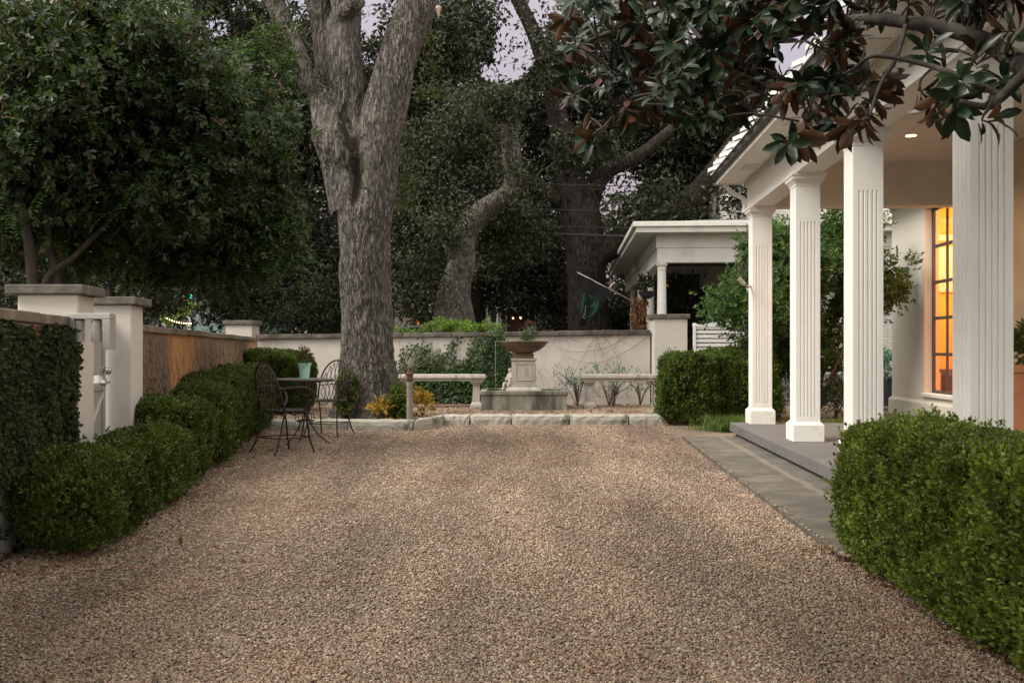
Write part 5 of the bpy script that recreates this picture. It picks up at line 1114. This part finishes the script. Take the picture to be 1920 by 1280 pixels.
for s_ in (sN,22.6,25.4,28.2):
    m = MB(); c = (TN+.06,s_,.45); m.lathe([(.14,0),(.14,.05),(.115,.08),(.105,.1),(.105,1.2),(.092,zc-.45-.16),(.10,zc-.45-.15),(.10,zc-.45-.13),(.092,zc-.45-.12),(.095,zc-.45-.08),(.125,zc-.45-.05),(.13,zc-.45-.0)], c, 24); m.build('column', WHITE2, nb, smooth=False)
# hanging basket
c = at(1213,548,21.0); t = thing('hanging_basket', 'black hanging basket under the neighbour porch beam', 'hanging basket', c)
m = MB(); m.lathe([(.05,-.16),(.15,-.1),(.2,.0),(.21,.02),(.0,.01)], c, 20); m.tube([(c[0]-.19,c[1],c[2]),(c[0],c[1],c[2]+.5)],.006,4); m.tube([(c[0]+.19,c[1],c[2]),(c[0],c[1],c[2]+.5)],.006,4); m.build('basket', BLACKP, t)
bushball(t, c, .2, 60, .07, OAK, 6)
def hang(name, label, px0, px1, py0, py1, d, n, mat):
    p = np.stack([(RNG.uniform(px0,px1,n)-CX)/F*d, d+RNG.uniform(-.15,.15,n), CH-(RNG.uniform(py0,py1,n)-HY)/F*d],1)
    tag(link(name, leafmesh(name, p, unit(RNG.normal(size=p.shape)*.4+np.array([0,0,-1])), rnd_dir(n), .14, .045, mat, T6)), label, 'plant')
hang('dried_plant', 'hanging bunch of dried orange stalks by the neighbour columns', 1186,1212,556,612,21.2,420,DRYL)
t_ = MB(); c = at(1249,536,20.3); t_.lathe([(0,-.03),(.05,-.022),(.062,0),(.05,.022),(0,.03)], c, 16); tag(t_.build('orange_gourd', surf('orange', (.55,.16,.03), None, None, 3), smooth=True), 'small orange gourd hanging beside the round column', 'gourd')
# flag
def flag():
    c = at(1187,565,20.5); t = thing('flag', 'black flag with green crest drooping from a pole', 'flag', c); a0 = at(1083,511,19.6)
    MB().tube([c,a0],.014,8).build('pole', surf('pole', (.5,.47,.42), None, None, 4, rough=.4), t, smooth=True)
    A_ = Vector(a0); Bp = Vector(c); fl = 2.0/3
    top0 = A_.lerp(Bp,.03); top1 = A_.lerp(Bp,.56); nu, nv = 26, 30; vs = []; 
    def fp(u, v):
        tp = top0.lerp(top1, u)
        drop = Vector(at(1085+ (u*18), 612-0*u, 19.7))
        # hanging cloth: gathers towards the vertical beneath the pole tip
        bot = Vector(at(1084+26*u, 613-8*u, 19.75+.1*u))
        e = tp.lerp(bot, v); bl = v*v*(1-v)*2
        e.x += .03*math.sin(u*9+v*3)*v+.10*u*(1-v)*v*2; e.y += .07*math.sin(u*11+v*4+.6)*(.25+v)
        return e
    for i in range(nu+1):
        for j in range(nv+1): vs.append(fp(i/nu,j/nv))
    fs = [(i*(nv+1)+j,(i+1)*(nv+1)+j,(i+1)*(nv+1)+j+1,i*(nv+1)+j+1) for i in range(nu) for j in range(nv)]
    cl = MB().add(vs, fs).build('cloth', surf('black cloth', (.008,.008,.009), None, None, 5, rough=.95, bst=.1), t, smooth=True)
    sd2 = cl.modifiers.new('s','SOLIDIFY'); sd2.thickness = .003
    # crest built as ribbons on the cloth
    def on(u, v): p_ = fp(u, v); return (p_.x, p_.y-.012, p_.z)
    g = MB(); 
    def arc(cu, cv, r, a0_, a1_, k, ru=1.0): return [on(cu+ru*r*math.cos(a0_+(a1_-a0_)*i/k), cv+r*math.sin(a0_+(a1_-a0_)*i/k)) for i in range(k+1)]
    g.tube(arc(.50,.58,.23,-1.9,1.9,18,1.2),.009,5); g.tube(arc(.50,.58,.17,-1.9,1.9,18,1.2),.005,4)
    g.tube([on(.18,.36),on(.50,.34),on(.50,.40)],.007,4); g.tube([on(.18,.36),on(.14,.72),on(.42,.84),on(.46,.80)],.007,4); g.tube([on(.24,.40),on(.21,.68),on(.42,.77)],.005,4)
    for i in range(6):
        a = -1.2+i*.48; g.tube([on(.5+.03*math.cos(a),.58+.03*math.sin(a)), on(.5+.19*math.cos(a),.58+.16*math.sin(a))],[.006,.022],4,flat=.2)
    g.build('crest', surf('green print', (.015,.14,.06), None, None, 5, rough=.8), t)
    cu = bpy.data.curves.new('lettering','FONT'); cu.body = 'AUSTIN'; cu.size = .17; cu.extrude = .001; cu.align_x = 'CENTER'
    o = bpy.data.objects.new('tmp', cu); C.objects.link(o); dg = bpy.context.evaluated_depsgraph_get(); me = bpy.data.meshes.new_from_object(o.evaluated_get(dg)); bpy.data.objects.remove(o)
    q = on(.35,.57); me.transform(Matrix.Translation((q[0]-c[0],q[1]-c[1]-.012,q[2]-c[2])) @ Matrix.Rotation(R(88),4,'Y').inverted() @ Matrix.Rotation(R(90),4,'X')); me.materials.append(surf('white print', (.25,.3,.25), None, None, 5)); link('lettering', me, t)
flag()
# white slatted bench beyond
wb = thing('white_bench', 'white slatted bench with curved top behind the hedge', 'bench', at(1350,655,15.6)); yb = 15.6
def zz_(py, d=15.6): return CH-(py-HY)/F*d
m = MB()
xL, xR = kx(1299,yb), kx(1425,yb)
for i in range(6): z = zz_(655)+i*(zz_(614)-zz_(655))/5.0; m.box(xL+.03,xR-.03,yb,yb+.02,z-.028,z+.028)
nn_ = 24; vs = []
for i in range(nn_+1):
    f = i/nn_; x = xL+(xR-xL)*f; hgt = .0+.06*(math.sin(math.pi*f)**2)+(.03 if f < .08 or f > .92 else 0); vs += [(x,yb-.01,zz_(613.5)+.005),(x,yb+.03,zz_(613.5)+.005),(x,yb+.03,zz_(609)+hgt),(x,yb-.01,zz_(609)+hgt)]
fs = []
for i in range(nn_):
    for j in range(4): fs.append((i*4+j,i*4+(j+1)%4,(i+1)*4+(j+1)%4,(i+1)*4+j))
fs += [(3,2,1,0),(nn_*4,nn_*4+1,nn_*4+2,nn_*4+3)]; m.add(vs, fs); m.build('backrest', WHITE, wb, bevel=.003)
m = MB(); m.box(xL,xL+.05,yb-.03,yb-.002,0,zz_(609)); m.box(xR-.05,xR,yb-.03,yb-.002,0,zz_(609)); m.box(xL,xL+.05,yb-.5,yb-.45,0,.62); m.box(xR-.05,xR,yb-.5,yb-.45,0,.62); WL = m; wbl = [WL.v[8*i:8*i+8] for i in range(4)]
for q4 in wbl: MB().hexa(q4[:4], q4[4:]).build('leg', WHITE, wb, bevel=.004)
m = MB(); m.box(xL+.05,xR-.05,yb-.45,yb-.04,.44,.47); m.build('seat', WHITE, wb); MB().box(xL-.01,xL+.06,yb-.52,yb-.031,.621,.65).build('armrest', WHITE, wb); MB().box(xR-.06,xR+.01,yb-.52,yb-.031,.621,.65).build('armrest', WHITE, wb)
# cars
def car(name, label, c, length, col, rz, h=1.45):
    t = thing(name, label, 'car', c, 0, None, rz); ORG[t.name] = ((0,0,0),0)
    prof = [(-.5,.30),(-.5,.55),(-.47,.62),(-.36,.66),(-.24,.95),(-.08,1.0),(.12,.98),(.28,.68),(.45,.58),(.5,.48),(.5,.30)]
    def shell(pr_, w0, w1, mb, z0=0):
        n = len(pr_); vs = [(x*length,-w0/2 if z*h < .95 else -w1/2,z*h) for x,z in pr_]+[(x*length,w0/2 if z*h < .95 else w1/2,z*h) for x,z in pr_]
        mb.add(vs, [tuple(range(n)), tuple(range(2*n-1,n-1,-1))]+[(i,n+i,n+(i+1)%n,(i+1)%n) for i in range(n)])
    m = MB(); shell(prof,1.8,1.35,m); m.build('body', surf('car paint '+name, col, None, None, 2, rough=.25, bst=0), t, bevel=.05, smooth=True)
    gmat = surf('car glass', (.01,.012,.014), None, None, 2, rough=.08, bst=0); m = MB()
    shell([(-.33,.68),(-.235,.92),(-.08,.965),(.11,.945),(.235,.70)],1.815,1.38,m); m.build('window', gmat, t)
    for sx in (-.33,.33):
        for sy in (-1,1):
            m = MB(); m.tube([(sx*length,sy*.72,.32),(sx*length,sy*.92,.32)],.32,24); w_ = m.build('wheel', DARKM, t); m = MB(); m.tube([(sx*length,sy*.921,.32),(sx*length,sy*.93,.32)],.19,16); m.build('rim', STEEL, w_)
    for sy in (-1,1):
        m = MB(); m.box(length*.488,length*.503,sy*.75-.16,sy*.75+.16,.62,.72); m.build('headlight', STEEL, t); m = MB(); m.box(-length*.503,-length*.49,sy*.72-.14,sy*.72+.14,.72,.86); m.build('tail_light', surf('red lens', (.4,.01,.01), None, None, 3, rough=.2), t)
    return t
car('parked_car', 'dark car roof showing above the wall behind green shrubs', (kx(838,23.0),23.0,.26), 4.4, (.10,.10,.105), R(0), 1.48)
car('parked_car', 'red car glimpsed between pier and white bench', (kx(1284,30),30,.1), 4.3, (.25,.012,.02), R(95), 1.45)
# distant houses
def dhouse(label, px0, px1, py0, d, col, feats, depth=6, roof=True):
    x0, x1 = kx(px0,d), kx(px1,d); z1 = CH-(py0-HY)/F*d
    t = thing('distant_house', label, 'house', ((x0+x1)/2,d,0), 0)
    MB().box(x0,x1,d,d+depth,0,z1).build('wall', surf('house wall '+label[:12], col, None, None, 2, rough=.9), t)
    if roof: MB().hexa([(x0-.4,d-.5,z1+.001),(x1+.4,d-.5,z1+.001),(x1+.4,d+depth+.5,z1+.001),(x0-.4,d+depth+.5,z1+.001)],[(x0+.5,d+depth*.45,z1+1.4),(x1-.5,d+depth*.45,z1+1.4),(x1-.5,d+depth*.55,z1+1.4),(x0+.5,d+depth*.55,z1+1.4)]).build('roof', surf('dark shingle', (.05,.048,.045), None, None, 6), t)
    for nm, a, b_, c, e, mt, off in feats:
        m = MB(); m.box(kx(a,d),kx(b_,d),d-off-.06,d-off,CH-(e-HY)/F*d,CH-(c-HY)/F*d); m.build(nm, mt, t)
    return t
WG = emit('lit orange window', (1,.28,.05), .06); DG = surf('dark window', (.02,.022,.022), None, None, 2, rough=.2); TRIM = surf('trim', (.45,.45,.40), None, None, 3)
dhouse('far house with a lit orange doorway left of the pale trunk', 740,820,555,34,(.18,.165,.13), [('door',776,786,572,612,WG,.01),('porch_column',806,815,566,625,TRIM,.5),('porch_beam',770,820,558,566,TRIM,.5),('sidelight',768,773,572,600,WG,.01)])
dhouse('far pale green house right of the pale trunk', 872,950,545,36,(.36,.38,.33), [('window',899,910,578,604,DG,.0),('window',920,930,578,604,DG,.0),('window_trim',896,899,576,606,TRIM,.01),('window_trim',931,934,576,620,TRIM,.01),('door',940,948,585,625,DG,.0)])
bh = dhouse('far red brick house with two small porch lamps', 952,1040,575,38,(.10,.045,.035), [('door',992,1003,585,618,DG,.0),('door_trim',989,992,583,620,TRIM,.02),('door_trim',1003,1006,583,620,TRIM,.02),('porch_beam',950,1030,576,580,TRIM,.6),('railing',978,1000,602,618,surf('pink brick',(.25,.10,.09),None,None,20),.7)])
for a in (962,976):
    c = at(a,596,37.2); m = MB(); m.lathe([(0,-.04),(.035,-.03),(.035,.03),(0,.05)], c, 10); l1 = m.build('lamp_glass', emit('porch lamp', (1,.45,.18), 3), bh)
dhouse('far pale teal building seen above the tan wall', 355,440,565,30,(.20,.28,.26), [('window',400,415,575,605,DG,.0),('wall_corner',352,359,560,640,TRIM,.01)], roof=False)
# teal glowing sign
c = at(350,553,27); m = MB(); pxbox(m,343,352,549,556,26.98,27.02,27); pxbox(m,354,361,552,562,26.98,27.02,27); o = m.build('teal_sign', emit('teal sign light', (.02,.5,.36), .5)); tag(o, 'small glowing teal sign between leaves above the tan wall', 'sign')
# string lights
t = thing('string_lights', 'string of tiny warm bulbs sagging above the tan wall', 'string lights', at(335,600,15.5)); pts = []
for i in range(14):
    f = i/13; pts.append(at(300+58*f, 588+16*f+5*math.sin(f*math.pi), 15.5))
MB().tube(pts,.004,4).build('wire', DARKM, t)
EB = emit('warm bulb', (1,.72,.4), 1.5)
for i, p_ in enumerate(pts[1:]):
    MB().lathe([(0,-.016),(.009,-.008),(.010,.004),(.005,.012)], (p_[0],p_[1],p_[2]-.02), 8).build('bulb', EB, t)
# overhead wires
for lab, y0_, y1_, d, r_ in (('thick dark overhead cable crossing behind the neighbour porch',430,440,22.0,.028),('thin overhead wire above the thick cable',418,420,22.4,.010),('overhead wire crossing the pale sky gap',338,345,24.0,.012),('second overhead wire below the sky gap',386,390,24.3,.012)):
    pts = []
    for i in range(21):
        f = i/20; px = 880+640*f; pts.append(at(px, y0_+(y1_-y0_)*f+8*math.sin(math.pi*f), d))
    tag(MB().tube(pts,r_,5).build('overhead_wire', DARKM), lab, 'wire', 'overhead wires')
